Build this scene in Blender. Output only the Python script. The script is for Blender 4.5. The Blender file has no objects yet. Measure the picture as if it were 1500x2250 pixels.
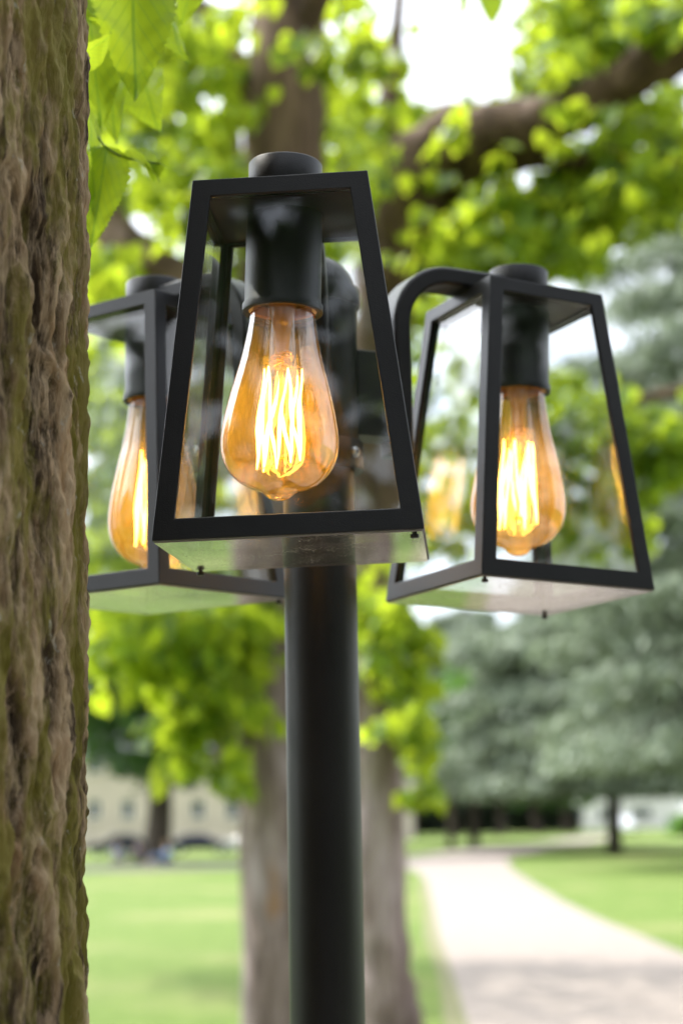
import bpy, bmesh, math, random
import numpy as np
from mathutils import Vector, Matrix, noise
random.seed(7); rng = np.random.default_rng(7)
sc = bpy.context.scene
col = sc.collection
rad = math.radians

# ------------------------------------------------------------------ camera
FPX = 3794.68                      # focal length in pixels of the 2250 px tall photograph
PITCH, ROLL, CAMZ = rad(10.0862), rad(1.04576), 1.6
_R = Vector((1, 0, 0)); _F = Vector((0, math.cos(PITCH), math.sin(PITCH))); _U = Vector((0, -math.sin(PITCH), math.cos(PITCH)))
CR = _R * math.cos(ROLL) - _U * math.sin(ROLL)
CU = _R * math.sin(ROLL) + _U * math.cos(ROLL)
CF = _F
CAM = Vector((0, 0, CAMZ))
cd = bpy.data.cameras.new('camera'); cam = bpy.data.objects.new('camera', cd); col.objects.link(cam)
cam.matrix_world = Matrix(((CR.x, CU.x, -CF.x, CAM.x), (CR.y, CU.y, -CF.y, CAM.y), (CR.z, CU.z, -CF.z, CAM.z), (0, 0, 0, 1)))
cd.sensor_fit = 'VERTICAL'; cd.sensor_height = 36; cd.sensor_width = 24
cd.lens = FPX / 2250 * 36
cd.clip_start = 0.02; cd.clip_end = 6000
cd.dof.use_dof = True; cd.dof.focus_distance = 0.865; cd.dof.aperture_fstop = 7.4
cd.dof.aperture_blades = 0
sc.camera = cam

# ------------------------------------------------------------------ light
SUN_EL, SUN_AZ = rad(52), rad(-55)      # azimuth measured from +Y towards +X
w = bpy.data.worlds.new('World'); sc.world = w; w.use_nodes = True
nt = w.node_tree; nt.nodes.clear()
N = nt.nodes.new; L = nt.links.new
out = N('ShaderNodeOutputWorld'); bg = N('ShaderNodeBackground'); sky = N('ShaderNodeTexSky')
sky.sky_type = 'NISHITA'; sky.sun_disc = False
sky.sun_elevation = SUN_EL; sky.sun_rotation = SUN_AZ
tc = N('ShaderNodeTexCoord'); nz = N('ShaderNodeTexNoise'); cr = N('ShaderNodeValToRGB'); mx = N('ShaderNodeMix')
mx.data_type = 'RGBA'
nz.inputs['Scale'].default_value = 2.2; nz.inputs['Detail'].default_value = 6
cr.color_ramp.elements[0].position = .30; cr.color_ramp.elements[0].color = (.45, .45, .45, 1)
cr.color_ramp.elements[1].position = .55; cr.color_ramp.elements[1].color = (.97, .97, .97, 1)
sv = (math.sin(SUN_AZ) * math.cos(SUN_EL), math.cos(SUN_AZ) * math.cos(SUN_EL), math.sin(SUN_EL))
dt = N('ShaderNodeVectorMath'); dt.operation = 'DOT_PRODUCT'; dt.inputs[1].default_value = sv
cl_ = N('ShaderNodeMath'); cl_.operation = 'MAXIMUM'; cl_.inputs[1].default_value = 0
pw_ = N('ShaderNodeMath'); pw_.operation = 'POWER'; pw_.inputs[1].default_value = 6
ga = N('ShaderNodeMath'); ga.operation = 'MULTIPLY_ADD'; ga.inputs[1].default_value = 6; ga.inputs[2].default_value = .78
cs = N('ShaderNodeVectorMath'); cs.operation = 'SCALE'; cs.inputs[0].default_value = (7.6, 7.9, 8.4)
L(tc.outputs['Generated'], dt.inputs[0]); L(dt.outputs['Value'], cl_.inputs[0]); L(cl_.outputs[0], pw_.inputs[0]); L(pw_.outputs[0], ga.inputs[0])
L(ga.outputs[0], cs.inputs['Scale']); L(cs.outputs[0], mx.inputs[7])     # thin white cloud, brighter towards the sun
L(tc.outputs['Generated'], nz.inputs['Vector']); L(nz.outputs['Fac'], cr.inputs['Fac'])
L(cr.outputs['Color'], mx.inputs[0]); L(sky.outputs['Color'], mx.inputs[6]); L(mx.outputs[2], bg.inputs['Color'])
bg.inputs['Strength'].default_value = .12; L(bg.outputs[0], out.inputs['Surface'])
sd = bpy.data.lights.new('sun', 'SUN'); sun = bpy.data.objects.new('sun', sd); col.objects.link(sun)
sd.energy = 2.8; sd.angle = rad(.5); sd.color = (1, .95, .86)
to_sun = Vector((math.sin(SUN_AZ) * math.cos(SUN_EL), math.cos(SUN_AZ) * math.cos(SUN_EL), math.sin(SUN_EL)))
sun.rotation_euler = to_sun.to_track_quat('Z', 'Y').to_euler()
sc.view_settings.view_transform = 'Standard'; sc.view_settings.look = 'None'
sc.view_settings.exposure = 1.25; sc.view_settings.gamma = 1
sc.render.engine = 'CYCLES'
sc.cycles.max_bounces = 10; sc.cycles.transparent_max_bounces = 24; sc.cycles.transmission_bounces = 8
sc.cycles.caustics_reflective = False; sc.cycles.caustics_refractive = False
sc.cycles.sample_clamp_indirect = 4

# ------------------------------------------------------------------ helpers
def ray(px, py): return CR * (px - 750) + CU * (1125 - py) + CF * FPX
def at(px, py, Y):
    d = ray(px, py); return CAM + d * (Y / d.y)
def grd(px, py, z=0):
    d = ray(px, py); return CAM + d * ((z - CAMZ) / d.z)
def proj(p):
    d = Vector(p) - CAM; k = d.dot(CF)
    if k <= 0: return None
    return 750 + FPX * d.dot(CR) / k, 1125 - FPX * d.dot(CU) / k

def tag(o, label=None, cat=None, group=None, kind=None):
    if label: o['label'] = label
    if cat: o['category'] = cat
    if group: o['group'] = group
    if kind: o['kind'] = kind
    return o
def empty(name, loc=(0, 0, 0), rz=0):
    o = bpy.data.objects.new(name, None); col.objects.link(o); o.location = loc; o.rotation_euler = (0, 0, rz)
    o.empty_display_size = .1
    return o

class MB:
    def __init__(s): s.v = []; s.f = []; s.m = []; s.sm = []
    def add(s, vs, fs, mi=0, smooth=False, M=None):
        b = len(s.v)
        s.v += [tuple(M @ Vector(p)) for p in vs] if M is not None else [tuple(p) for p in vs]
        for f in fs: s.f.append([b + i for i in f]); s.m.append(mi); s.sm.append(smooth)
    def box(s, c, h, mi=0, M=None):
        x, y, z = c; a, b, d = h
        vs = [(x + i * a, y + j * b, z + k * d) for k in (-1, 1) for j in (-1, 1) for i in (-1, 1)]
        s.add(vs, [(0, 2, 3, 1), (4, 5, 7, 6), (0, 1, 5, 4), (2, 6, 7, 3), (0, 4, 6, 2), (1, 3, 7, 5)], mi, False, M)
    def lathe(s, prof, n=48, mi=0, M=None, smooth=True):
        vs = []; fs = []; rings = []
        for r, z in prof:
            if r < 1e-7: rings.append([len(vs)]); vs.append((0, 0, z))
            else:
                rings.append(list(range(len(vs), len(vs) + n)))
                vs += [(r * math.cos(2 * math.pi * k / n), r * math.sin(2 * math.pi * k / n), z) for k in range(n)]
        for a, b in zip(rings, rings[1:]):
            for k in range(n):
                q = (k + 1) % n
                if len(a) == 1 and len(b) == 1: continue
                if len(a) == 1: fs.append((a[0], b[k], b[q])) 
                elif len(b) == 1: fs.append((a[q], a[k], b[0]))
                else: fs.append((a[k], b[k], b[q], a[q]))
        s.add(vs, fs, mi, smooth, M)
    def tube(s, pts, rs, n=10, mi=0, caps=True, smooth=True, wob=0, M=None):
        pts = [Vector(p) for p in pts]
        if not hasattr(rs, '__len__'): rs = [rs] * len(pts)
        vs = []; fs = []; up = Vector((.3, .9, .31)).normalized(); px = None
        for i, p in enumerate(pts):
            t = (pts[min(i + 1, len(pts) - 1)] - pts[max(i - 1, 0)])
            if t.length < 1e-9: t = Vector((0, 0, 1))
            t.normalize()
            if px is None: px = t.cross(up).normalized() if abs(t.dot(up)) < .98 else t.cross(Vector((1, 0, 0))).normalized()
            px = (px - t * px.dot(t)).normalized(); py = t.cross(px)
            for k in range(n):
                a = 2 * math.pi * k / n; d = px * math.cos(a) + py * math.sin(a)
                r = rs[i]
                if wob: r *= 1 + wob * noise.noise((p + d * rs[i]) * (1.1 / max(rs[i], .02)))
                vs.append(p + d * r)
        for i in range(len(pts) - 1):
            for k in range(n):
                q = (k + 1) % n
                fs.append((i * n + k, i * n + q, (i + 1) * n + q, (i + 1) * n + k))
        if caps: fs.append(tuple(range(n - 1, -1, -1))); fs.append(tuple((len(pts) - 1) * n + k for k in range(n)))
        s.add(vs, fs, mi, smooth, M)
    def build(s, name, mats, parent=None, bevel=0, seg=2, fix=True):
        me = bpy.data.meshes.new(name)
        me.from_pydata(s.v, [], s.f)
        if not isinstance(mats, (list, tuple)): mats = [mats]
        for m in mats: me.materials.append(m)
        me.polygons.foreach_set('material_index', s.m); me.polygons.foreach_set('use_smooth', s.sm)
        me.update()
        if fix:
            bm = bmesh.new(); bm.from_mesh(me); bmesh.ops.recalc_face_normals(bm, faces=bm.faces); bm.to_mesh(me); bm.free()
        o = bpy.data.objects.new(name, me); col.objects.link(o)
        if any(s.sm) and fix: me.set_sharp_from_angle(angle=rad(42))
        if parent: o.parent = parent
        if bevel:
            b = o.modifiers.new('bevel', 'BEVEL'); b.width = bevel; b.segments = seg; b.limit_method = 'ANGLE'; b.angle_limit = rad(35)
            b.harden_normals = False
        return o

def np_mesh(name, V, loops, starts, totals, mats, parent=None, midx=None):
    me = bpy.data.meshes.new(name)
    me.vertices.add(len(V)); me.vertices.foreach_set('co', np.asarray(V, np.float32).ravel())
    me.loops.add(len(loops)); me.loops.foreach_set('vertex_index', np.asarray(loops, np.int32))
    me.polygons.add(len(starts)); me.polygons.foreach_set('loop_start', np.asarray(starts, np.int32))
    me.polygons.foreach_set('loop_total', np.asarray(totals, np.int32))
    if midx is not None: me.polygons.foreach_set('material_index', np.asarray(midx, np.int32))
    if not isinstance(mats, (list, tuple)): mats = [mats]
    for m in mats: me.materials.append(m)
    me.update(calc_edges=True); me.validate()
    o = bpy.data.objects.new(name, me); col.objects.link(o)
    if parent: o.parent = parent
    return o

# ------------------------------------------------------------------ materials
class Mat:
    def __init__(s, name):
        s.m = bpy.data.materials.new(name); s.m.use_nodes = True; s.t = s.m.node_tree; s.t.nodes.clear()
        s.o = s.n('ShaderNodeOutputMaterial')
    def n(s, t, **kw):
        x = s.t.nodes.new(t)
        for k, v in kw.items(): x.inputs[k].default_value = v
        return x
    def l(s, a, b): s.t.links.new(a, b)
    def coord(s, kind='Object', scale=None):
        c = s.n('ShaderNodeTexCoord'); o = c.outputs[kind]
        if scale:
            mp = s.n('ShaderNodeMapping'); mp.inputs['Scale'].default_value = scale; s.l(o, mp.inputs['Vector']); o = mp.outputs[0]
        return o
    def noise(s, vec, scale, detail=4, rough=.55, dist=0):
        x = s.n('ShaderNodeTexNoise'); x.inputs['Scale'].default_value = scale; x.inputs['Detail'].default_value = detail
        x.inputs['Roughness'].default_value = rough; x.inputs['Distortion'].default_value = dist
        s.l(vec, x.inputs['Vector']); return x.outputs['Fac']
    def ramp(s, fac, stops):
        x = s.n('ShaderNodeValToRGB'); e = x.color_ramp.elements
        while len(e) < len(stops): e.new(.5)
        for q, (p, c) in zip(e, stops): q.position = p; q.color = (*c, 1)
        s.l(fac, x.inputs['Fac']); return x.outputs['Color']
    def mixc(s, fac, a, b):
        x = s.n('ShaderNodeMix'); x.data_type = 'RGBA'
        for i, v in ((0, fac), (6, a), (7, b)):
            if hasattr(v, 'links') : s.l(v, x.inputs[i])
            elif i == 0: x.inputs[0].default_value = v
            else: x.inputs[i].default_value = (*v, 1)
        return x.outputs[2]
    def bump(s, h, strength=.5, dist=.01):
        b = s.n('ShaderNodeBump'); b.inputs['Strength'].default_value = strength; b.inputs['Distance'].default_value = dist
        s.l(h, b.inputs['Height']); return b.outputs[0]
    def pbr(s, color, rough=.6, metal=0, spec=.5, normal=None):
        b = s.n('ShaderNodeBsdfPrincipled')
        if hasattr(color, 'links'): s.l(color, b.inputs['Base Color'])
        else: b.inputs['Base Color'].default_value = (*color, 1)
        b.inputs['Roughness'].default_value = rough; b.inputs['Metallic'].default_value = metal
        b.inputs['Specular IOR Level'].default_value = spec
        if normal is not None: s.l(normal, b.inputs['Normal'])
        s.l(b.outputs[0], s.o.inputs['Surface']); s.b = b
        return s.m
    def mixs(s, fac, a, b):
        x = s.n('ShaderNodeMixShader')
        if hasattr(fac, 'links'): s.l(fac, x.inputs[0])
        else: x.inputs[0].default_value = fac
        s.l(a, x.inputs[1]); s.l(b, x.inputs[2]); return x.outputs[0]

def simple(name, c, rough=.6, metal=0, spec=.5, var=.15, scale=6):
    m = Mat(name); v = m.noise(m.coord(), scale)
    a = tuple(x * (1 - var) for x in c); b = tuple(min(1, x * (1 + var)) for x in c)
    return m.pbr(m.ramp(v, [(.3, a), (.7, b)]), rough, metal, spec)

def powder_coat():
    m = Mat('black_powder_coat'); c = m.coord()
    g = m.noise(c, 1500, 2); big = m.noise(c, 18, 5)
    colr = m.ramp(big, [(.3, (.006, .006, .007)), (.75, (.010, .010, .0115))])
    m.pbr(colr, .42, 0, .36, m.bump(g, .3, .0005))
    r = m.n('ShaderNodeMapRange'); r.inputs['To Min'].default_value = .36; r.inputs['To Max'].default_value = .5
    m.l(big, r.inputs['Value']); m.l(r.outputs[0], m.b.inputs['Roughness'])
    return m.m
POWDER = powder_coat()
STEEL = simple('steel_screw', (.5, .5, .5), .3, 1)
DARK_SCREW = simple('dark_screw', (.03, .028, .025), .45, .6)
CREAM = simple('cream_ceramic', (.78, .7, .56), .4, 0, .5, .08, 60)

def schlick(m, f0=.043):
    lw = m.n('ShaderNodeLayerWeight'); lw.inputs['Blend'].default_value = .5
    pw = m.n('ShaderNodeMath'); pw.operation = 'POWER'; pw.inputs[1].default_value = 5; m.l(lw.outputs['Facing'], pw.inputs[0])
    ma = m.n('ShaderNodeMath'); ma.operation = 'MULTIPLY_ADD'; ma.inputs[1].default_value = 1 - f0; ma.inputs[2].default_value = f0
    m.l(pw.outputs[0], ma.inputs[0]); return ma.outputs[0]
def glass(dusty):
    m = Mat('dusty_glass' if dusty else 'clear_glass'); c = m.coord()
    tr = m.n('ShaderNodeBsdfTransparent'); tr.inputs['Color'].default_value = (.965, .97, .967, 1)
    gl = m.n('ShaderNodeBsdfGlossy'); gl.inputs['Roughness'].default_value = .01; gl.inputs['Color'].default_value = (1, 1, 1, 1)
    s = m.mixs(schlick(m), tr.outputs[0], gl.outputs[0])
    df = m.n('ShaderNodeBsdfDiffuse'); df.inputs['Color'].default_value = (.62, .58, .53, 1)
    if dusty:
        sp = m.noise(c, 620, 2, .6); pat = m.noise(c, 40, 4)
        a = m.ramp(sp, [(.57, (0, 0, 0)), (.66, (.8, .8, .8))])
        b = m.ramp(pat, [(.40, (.012, .012, .012)), (.75, (.07, .07, .07))])
        mu = m.n('ShaderNodeMix'); mu.data_type = 'RGBA'; mu.blend_type = 'MULTIPLY'; mu.inputs[0].default_value = 1
        m.l(a, mu.inputs[6]); pr = m.ramp(pat, [(.42, (.05, .05, .05)), (.6, (.8, .8, .8))]); m.l(pr, mu.inputs[7])
        ad = m.n('ShaderNodeMix'); ad.data_type = 'RGBA'; ad.blend_type = 'ADD'; ad.inputs[0].default_value = 1
        m.l(mu.outputs[2], ad.inputs[6]); m.l(b, ad.inputs[7])
        s = m.mixs(ad.outputs[2], s, df.outputs[0])
    else:
        sp = m.noise(c, 900, 2, .6); pat = m.noise(c, 25, 4)
        mu = m.n('ShaderNodeMix'); mu.data_type = 'RGBA'; mu.blend_type = 'MULTIPLY'; mu.inputs[0].default_value = 1
        m.l(m.ramp(sp, [(.66, (0, 0, 0)), (.74, (.3, .3, .3))]), mu.inputs[6])
        m.l(m.ramp(pat, [(.5, (.02, .02, .02)), (.66, (.6, .6, .6))]), mu.inputs[7])
        s = m.mixs(mu.outputs[2], s, df.outputs[0])
    m.l(s, m.o.inputs['Surface']); return m.m
GLASS = glass(False); DUSTY = glass(True)
GLASS_EDGE = simple('glass_edge', (.02, .045, .035), .25)
RIM_EDGE = simple('glass_rim', (.3, .26, .24), .35)

def amber():
    m = Mat('amber_glass'); c = m.coord()
    lw = m.n('ShaderNodeLayerWeight'); lw.inputs['Blend'].default_value = .35
    tint = m.ramp(lw.outputs['Facing'], [(0, (.94, .7, .33)), (.5, (.88, .55, .17)), (.85, (.64, .31, .06)), (1, (.38, .14, .03))])
    tr = m.n('ShaderNodeBsdfTransparent'); m.l(tint, tr.inputs['Color'])
    tl = m.n('ShaderNodeBsdfTranslucent'); tl.inputs['Color'].default_value = (.96, .62, .13, 1)
    df = m.n('ShaderNodeBsdfDiffuse'); df.inputs['Color'].default_value = (.8, .48, .1, 1)
    sx = m.n('ShaderNodeSeparateXYZ'); m.l(c, sx.inputs[0])
    mr = m.n('ShaderNodeMapRange')                     # the coating is given more scatter on the belly for the filament's glow
    mr.inputs['From Min'].default_value = -.115; mr.inputs['From Max'].default_value = -.05
    mr.inputs['To Min'].default_value = .21; mr.inputs['To Max'].default_value = .03
    m.l(sx.outputs['Z'], mr.inputs['Value'])
    sc_ = m.mixs(.35, tl.outputs[0], df.outputs[0])
    mot = m.ramp(m.noise(c, 160, 6, .7), [(.3, (.55, .55, .55)), (.7, (1.3, 1.3, 1.3))])
    mm = m.n('ShaderNodeMath'); mm.operation = 'MULTIPLY'; m.l(mr.outputs[0], mm.inputs[0]); m.l(mot, mm.inputs[1])
    body = m.mixs(mm.outputs[0], tr.outputs[0], sc_)
    gl = m.n('ShaderNodeBsdfGlossy'); gl.inputs['Roughness'].default_value = .02
    m.l(m.mixs(schlick(m, .2), body, gl.outputs[0]), m.o.inputs['Surface']); return m.m
AMBER = amber()
def emis(name, c, s):
    m = Mat(name); e = m.n('ShaderNodeEmission'); e.inputs['Color'].default_value = (*c, 1); e.inputs['Strength'].default_value = s
    m.l(e.outputs[0], m.o.inputs['Surface']); return m.m
FILAMENT = emis('glowing_filament', (1, .68, .22), 12)
def stem_glass():
    m = Mat('stem_glass'); tr = m.n('ShaderNodeBsdfTransparent'); tr.inputs['Color'].default_value = (.95, .85, .6, 1)
    df = m.n('ShaderNodeBsdfTranslucent'); df.inputs['Color'].default_value = (.95, .72, .3, 1)
    gl = m.n('ShaderNodeBsdfGlossy'); gl.inputs['Roughness'].default_value = .05
    s = m.mixs(.62, tr.outputs[0], df.outputs[0]); s = m.mixs(schlick(m, .08), s, gl.outputs[0])
    m.l(s, m.o.inputs['Surface']); return m.m
STEM = stem_glass()
BRASS = simple('brass_wire', (.8, .55, .22), .25, 1)

def leaf_mat(name, dark, mid, lime, trans=.5, tcol=(.36, .52, .03), rough=.45, low=.6):
    m = Mat(name); g = m.n('ShaderNodeNewGeometry')
    c = m.ramp(g.outputs['Random Per Island'], [(0, dark), (.5, mid), (1, lime)])
    b = m.n('ShaderNodeBsdfPrincipled'); b.inputs['Roughness'].default_value = rough; b.inputs['Specular IOR Level'].default_value = .35
    m.l(c, b.inputs['Base Color'])
    t = m.n('ShaderNodeBsdfTranslucent')
    hs = m.mixc(g.outputs['Random Per Island'], tuple(x * low for x in tcol), tcol)
    m.l(hs, t.inputs['Color'])
    m.l(m.mixs(trans, b.outputs[0], t.outputs[0]), m.o.inputs['Surface']); return m.m
LIME = leaf_mat('lime_leaf', (.03, .085, .009), (.085, .19, .013), (.18, .28, .02), .54, (.63, .77, .04), .45, .42)  # darkest leaf tones put shading between the lime leaves into the colour
MIDLIME = leaf_mat('leaf_green', (.03, .085, .012), (.06, .15, .016), (.12, .22, .02), .5, (.36, .54, .03), .45, .25)
DEEP = leaf_mat('deep_green_leaf', (.02, .055, .015), (.035, .085, .02), (.06, .12, .025), .3, (.12, .26, .03))
BLUE = leaf_mat('glaucous_needles', (.088, .12, .08), (.18, .228, .16), (.32, .365, .275), .25, (.3, .37, .22), .6)
YEW = leaf_mat('yew_needles', (.006, .012, .008), (.01, .018, .01), (.016, .028, .014), .05, (.02, .03, .01), .8)
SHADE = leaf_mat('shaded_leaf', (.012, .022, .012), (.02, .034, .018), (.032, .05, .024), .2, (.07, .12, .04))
MIDG = leaf_mat('mid_green_leaf', (.03, .09, .02), (.055, .13, .03), (.09, .19, .035), .4, (.2, .4, .04))

def big_leaf_mat():
    m = Mat('veined_leaf'); uv = m.n('ShaderNodeUVMap'); uv.uv_map = 'UVMap'
    g = m.n('ShaderNodeNewGeometry')
    sx = m.n('ShaderNodeSeparateXYZ'); m.l(uv.outputs[0], sx.inputs[0])
    # side veins: stripes slanted away from the midrib
    ab = m.n('ShaderNodeMath'); ab.operation = 'ABSOLUTE'; m.l(sx.outputs['X'], ab.inputs[0])
    mu = m.n('ShaderNodeMath'); mu.operation = 'MULTIPLY_ADD'; mu.inputs[1].default_value = -.55
    m.l(ab.outputs[0], mu.inputs[0]); m.l(sx.outputs['Y'], mu.inputs[2])
    st = m.n('ShaderNodeMath'); st.operation = 'MULTIPLY'; st.inputs[1].default_value = 7; m.l(mu.outputs[0], st.inputs[0])
    fr = m.n('ShaderNodeMath'); fr.operation = 'PINGPONG'; fr.inputs[1].default_value = .5; m.l(st.outputs[0], fr.inputs[0])
    vein = m.ramp(fr.outputs[0], [(0, (1, 1, 1)), (.07, (0, 0, 0))])
    mid = m.ramp(ab.outputs[0], [(.012, (1, 1, 1)), (.04, (0, 0, 0))])
    mxm = m.n('ShaderNodeMix'); mxm.data_type = 'RGBA'; mxm.blend_type = 'LIGHTEN'; mxm.inputs[0].default_value = 1
    m.l(vein, mxm.inputs[6]); m.l(mid, mxm.inputs[7])
    nzf = m.noise(uv.outputs[0], 5, 4)
    base = m.ramp(nzf, [(.3, (.07, .17, .012)), (.7, (.12, .25, .02))])
    top = m.mixc(mxm.outputs[2], base, (.17, .3, .06))
    under = m.mixc(mxm.outputs[2], (.22, .33, .15), (.3, .4, .2))
    colr = m.mixc(g.outputs['Backfacing'], top, under)
    b = m.n('ShaderNodeBsdfPrincipled'); b.inputs['Roughness'].default_value = .42; m.l(colr, b.inputs['Base Color'])
    m.l(m.bump(mxm.outputs[2], .4, .002), b.inputs['Normal'])
    t = m.n('ShaderNodeBsdfTranslucent')
    m.l(m.mixc(mxm.outputs[2], (.44, .56, .025), (.2, .34, .025)), t.inputs['Color'])
    m.l(m.mixs(.58, b.outputs[0], t.outputs[0]), m.o.inputs['Surface']); return m.m
BIGLEAF = big_leaf_mat()

def bark(name, c1, c2, c3, sc=(1, 1, .12), s=16, moss=None, bump=.6, dist=.02):
    m = Mat(name); c = m.coord('Object', sc)
    a = m.noise(c, s, 8, .65, .4); b = m.noise(m.coord('Object', (1, 1, .3)), 5, 4)
    k = m.ramp(a, [(.32, c1), (.5, c2), (.68, c3)])
    if moss:
        mo = m.ramp(m.noise(m.coord('Object', (1, 1, .25)), 11, 5, .6), [(.46, (0, 0, 0)), (.64, (.85, .85, .85))])
        k = m.mixc(mo, k, moss)
    else:
        k = m.mixc(m.ramp(b, [(.4, (0, 0, 0)), (.7, (.5, .5, .5))]), k, c3)
    return m.pbr(k, .85, 0, .2, m.bump(a, bump, dist))
BARK_NEAR = None
def lime_bark():
    m = Mat('lime_bark'); c = m.coord('Object', (1, 1, .14)); a = m.noise(c, 10, 8, .68, .5); big = m.noise(m.coord('Object', (1, 1, .4)), 2.6, 5, .6)
    low = m.ramp(a, [(.3, (.06, .042, .036)), (.5, (.185, .138, .126)), (.68, (.4, .32, .315))])
    pale = m.mixc(m.ramp(big, [(.5, (0, 0, 0)), (.66, (.75, .75, .75))]), low, (.5, .42, .44))
    low = m.mixc(m.ramp(m.noise(m.coord('Object', (1, 1, .6)), 3.4, 3), [(.64, (0, 0, 0)), (.7, (.7, .7, .7))]), pale, (.27, .14, .06))
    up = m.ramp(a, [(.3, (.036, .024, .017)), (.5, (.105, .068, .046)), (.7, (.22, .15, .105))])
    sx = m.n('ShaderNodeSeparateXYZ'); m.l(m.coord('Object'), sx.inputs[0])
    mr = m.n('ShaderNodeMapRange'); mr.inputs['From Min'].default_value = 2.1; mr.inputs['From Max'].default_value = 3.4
    m.l(sx.outputs['Z'], mr.inputs['Value'])      # blends to a darker brown higher up
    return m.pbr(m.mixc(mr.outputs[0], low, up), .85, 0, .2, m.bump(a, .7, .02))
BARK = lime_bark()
BARK_DARK = bark('dark_bark', (.03, .024, .018), (.06, .045, .035), (.1, .08, .065), (1, 1, .2), 6)

# ------------------------------------------------------------------ setting: ground, paths
def smooth(a, b, x):
    t = min(1, max(0, (x - a) / (b - a))); return t * t * (3 - 2 * t)
def height(x, y):
    return -.5 * smooth(70, 105, y) * (1 - smooth(-5, 3.5, x))
def grass_mat():
    m = Mat('mown_grass'); c = m.coord('Object')
    big = m.noise(c, .22, 5, .6); fine = m.noise(c, 3.2, 6, .7); vf = m.noise(c, 45, 3, .7)
    g = m.ramp(fine, [(.25, (.062, .108, .016)), (.55, (.098, .145, .026)), (.8, (.135, .168, .045))])
    dry = m.ramp(big, [(.50, (0, 0, 0)), (.68, (.45, .45, .45))])
    k = m.mixc(dry, g, (.26, .23, .11))
    clover = m.ramp(m.noise(c, 1.4, 6, .75), [(.62, (0, 0, 0)), (.74, (.5, .5, .5))])
    k = m.mixc(clover, k, (.28, .32, .18))
    return m.pbr(k, .9, 0, .15, m.bump(vf, .7, .03))
GRASS = grass_mat()
def sheet_mat(name, a, b, s=3, bump=.4):
    m = Mat(name); c = m.coord('Object'); f = m.noise(c, s, 8, .7); g = m.noise(c, 60, 3)
    mix = m.mixc(m.ramp(g, [(.4, (0, 0, 0)), (.6, (.35, .35, .35))]), m.ramp(f, [(.3, a), (.7, b)]), tuple(x * .75 for x in a))
    return m.pbr(mix, .9, 0, .2, m.bump(g, bump, .01))
GRAVEL = sheet_mat('pale_gravel', (.2, .168, .145), (.255, .22, .195))
ASPHALT = sheet_mat('grey_asphalt', (.07, .066, .064), (.11, .103, .1))
DRYGRASS = sheet_mat('worn_dry_grass', (.11, .12, .05), (.17, .155, .085), 5)

xs = [-2500, -800, -300, -150, -80, -50, -30] + list(np.arange(-22, 14.1, 1.5)) + [18, 26, 40, 60, 100, 200, 500, 1000, 2500]
ys = [-2500, -600, -150, -50, -20, -8] + list(np.arange(0, 130, 5)) + [140, 170, 220, 300, 500, 1000, 3500]
mb = MB(); vs = [(x, y, height(x, y)) for y in ys for x in xs]; nx = len(xs)
mb.add(vs, [(j * nx + i, j * nx + i + 1, (j + 1) * nx + i + 1, (j + 1) * nx + i) for j in range(len(ys) - 1) for i in range(nx - 1)], 0, True)
tag(mb.build('lawn_ground', GRASS, fix=False), kind='structure')

def sheet(name, pts, mat, z):
    me = bpy.data.meshes.new(name); bm = bmesh.new()
    vv = [bm.verts.new((p[0], p[1], z)) for p in pts]
    es = [bm.edges.new((vv[i], vv[(i + 1) % len(vv)])) for i in range(len(vv))]
    bmesh.ops.triangle_fill(bm, edges=es, use_beauty=True)
    for f in bm.faces:
        if f.normal.z < 0: f.normal_flip()
    bm.to_mesh(me); bm.free(); me.materials.append(mat)
    o = bpy.data.objects.new(name, me); col.objects.link(o); tag(o, kind='structure'); return o
def gp(lst): return [grd(*p) for p in lst]
path_px_left = [(1085, 2420), (1022, 2250), (992, 2150), (960, 2060), (946, 1990), (934, 1935), (915, 1915), (880, 1905)]
path_px_far = [(880, 1884), (960, 1874), (1040, 1866), (1120, 1858), (1200, 1848), (1270, 1840), (1330, 1834), (1342, 1842)]
path_px_right = [(1270, 1853), (1200, 1864), (1140, 1880), (1112, 1894), (1130, 1915), (1165, 1938), (1235, 1980), (1330, 2026), (1430, 2066), (1520, 2102), (1640, 2150)]
near = [Vector(q + (0,)) for q in ((6.0, 14.0), (4.6, 5), (4.4, 0), (4.4, -14), (-3, -14), (-2.6, -1), (-.7, 3.2), (.5, 8))]  # unseen stretch round the camera, widened for neutral bounce onto the lanterns
sheet('gravel_path', gp(path_px_left) + gp(path_px_far) + gp(path_px_right) + near, GRAVEL, .004)
sheet('cross_path', [(2.1, 60.5), (-4, 60), (-14, 59), (-40, 57), (-40, 64.5), (-14, 66.3), (-4, 66.6), (1.6, 67.2)], ASPHALT, .006)
vl = gp([(1090, 2420), (1026, 2250), (996, 2150), (964, 2060), (950, 1990), (938, 1940)])
sheet('worn_verge', vl + [p + Vector((-.1 - .002 * p.y - .05 * (i % 2), .2 * math.sin(7 * i), 0)) for i, p in reversed(list(enumerate(vl)))], DRYGRASS, .008)

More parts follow.
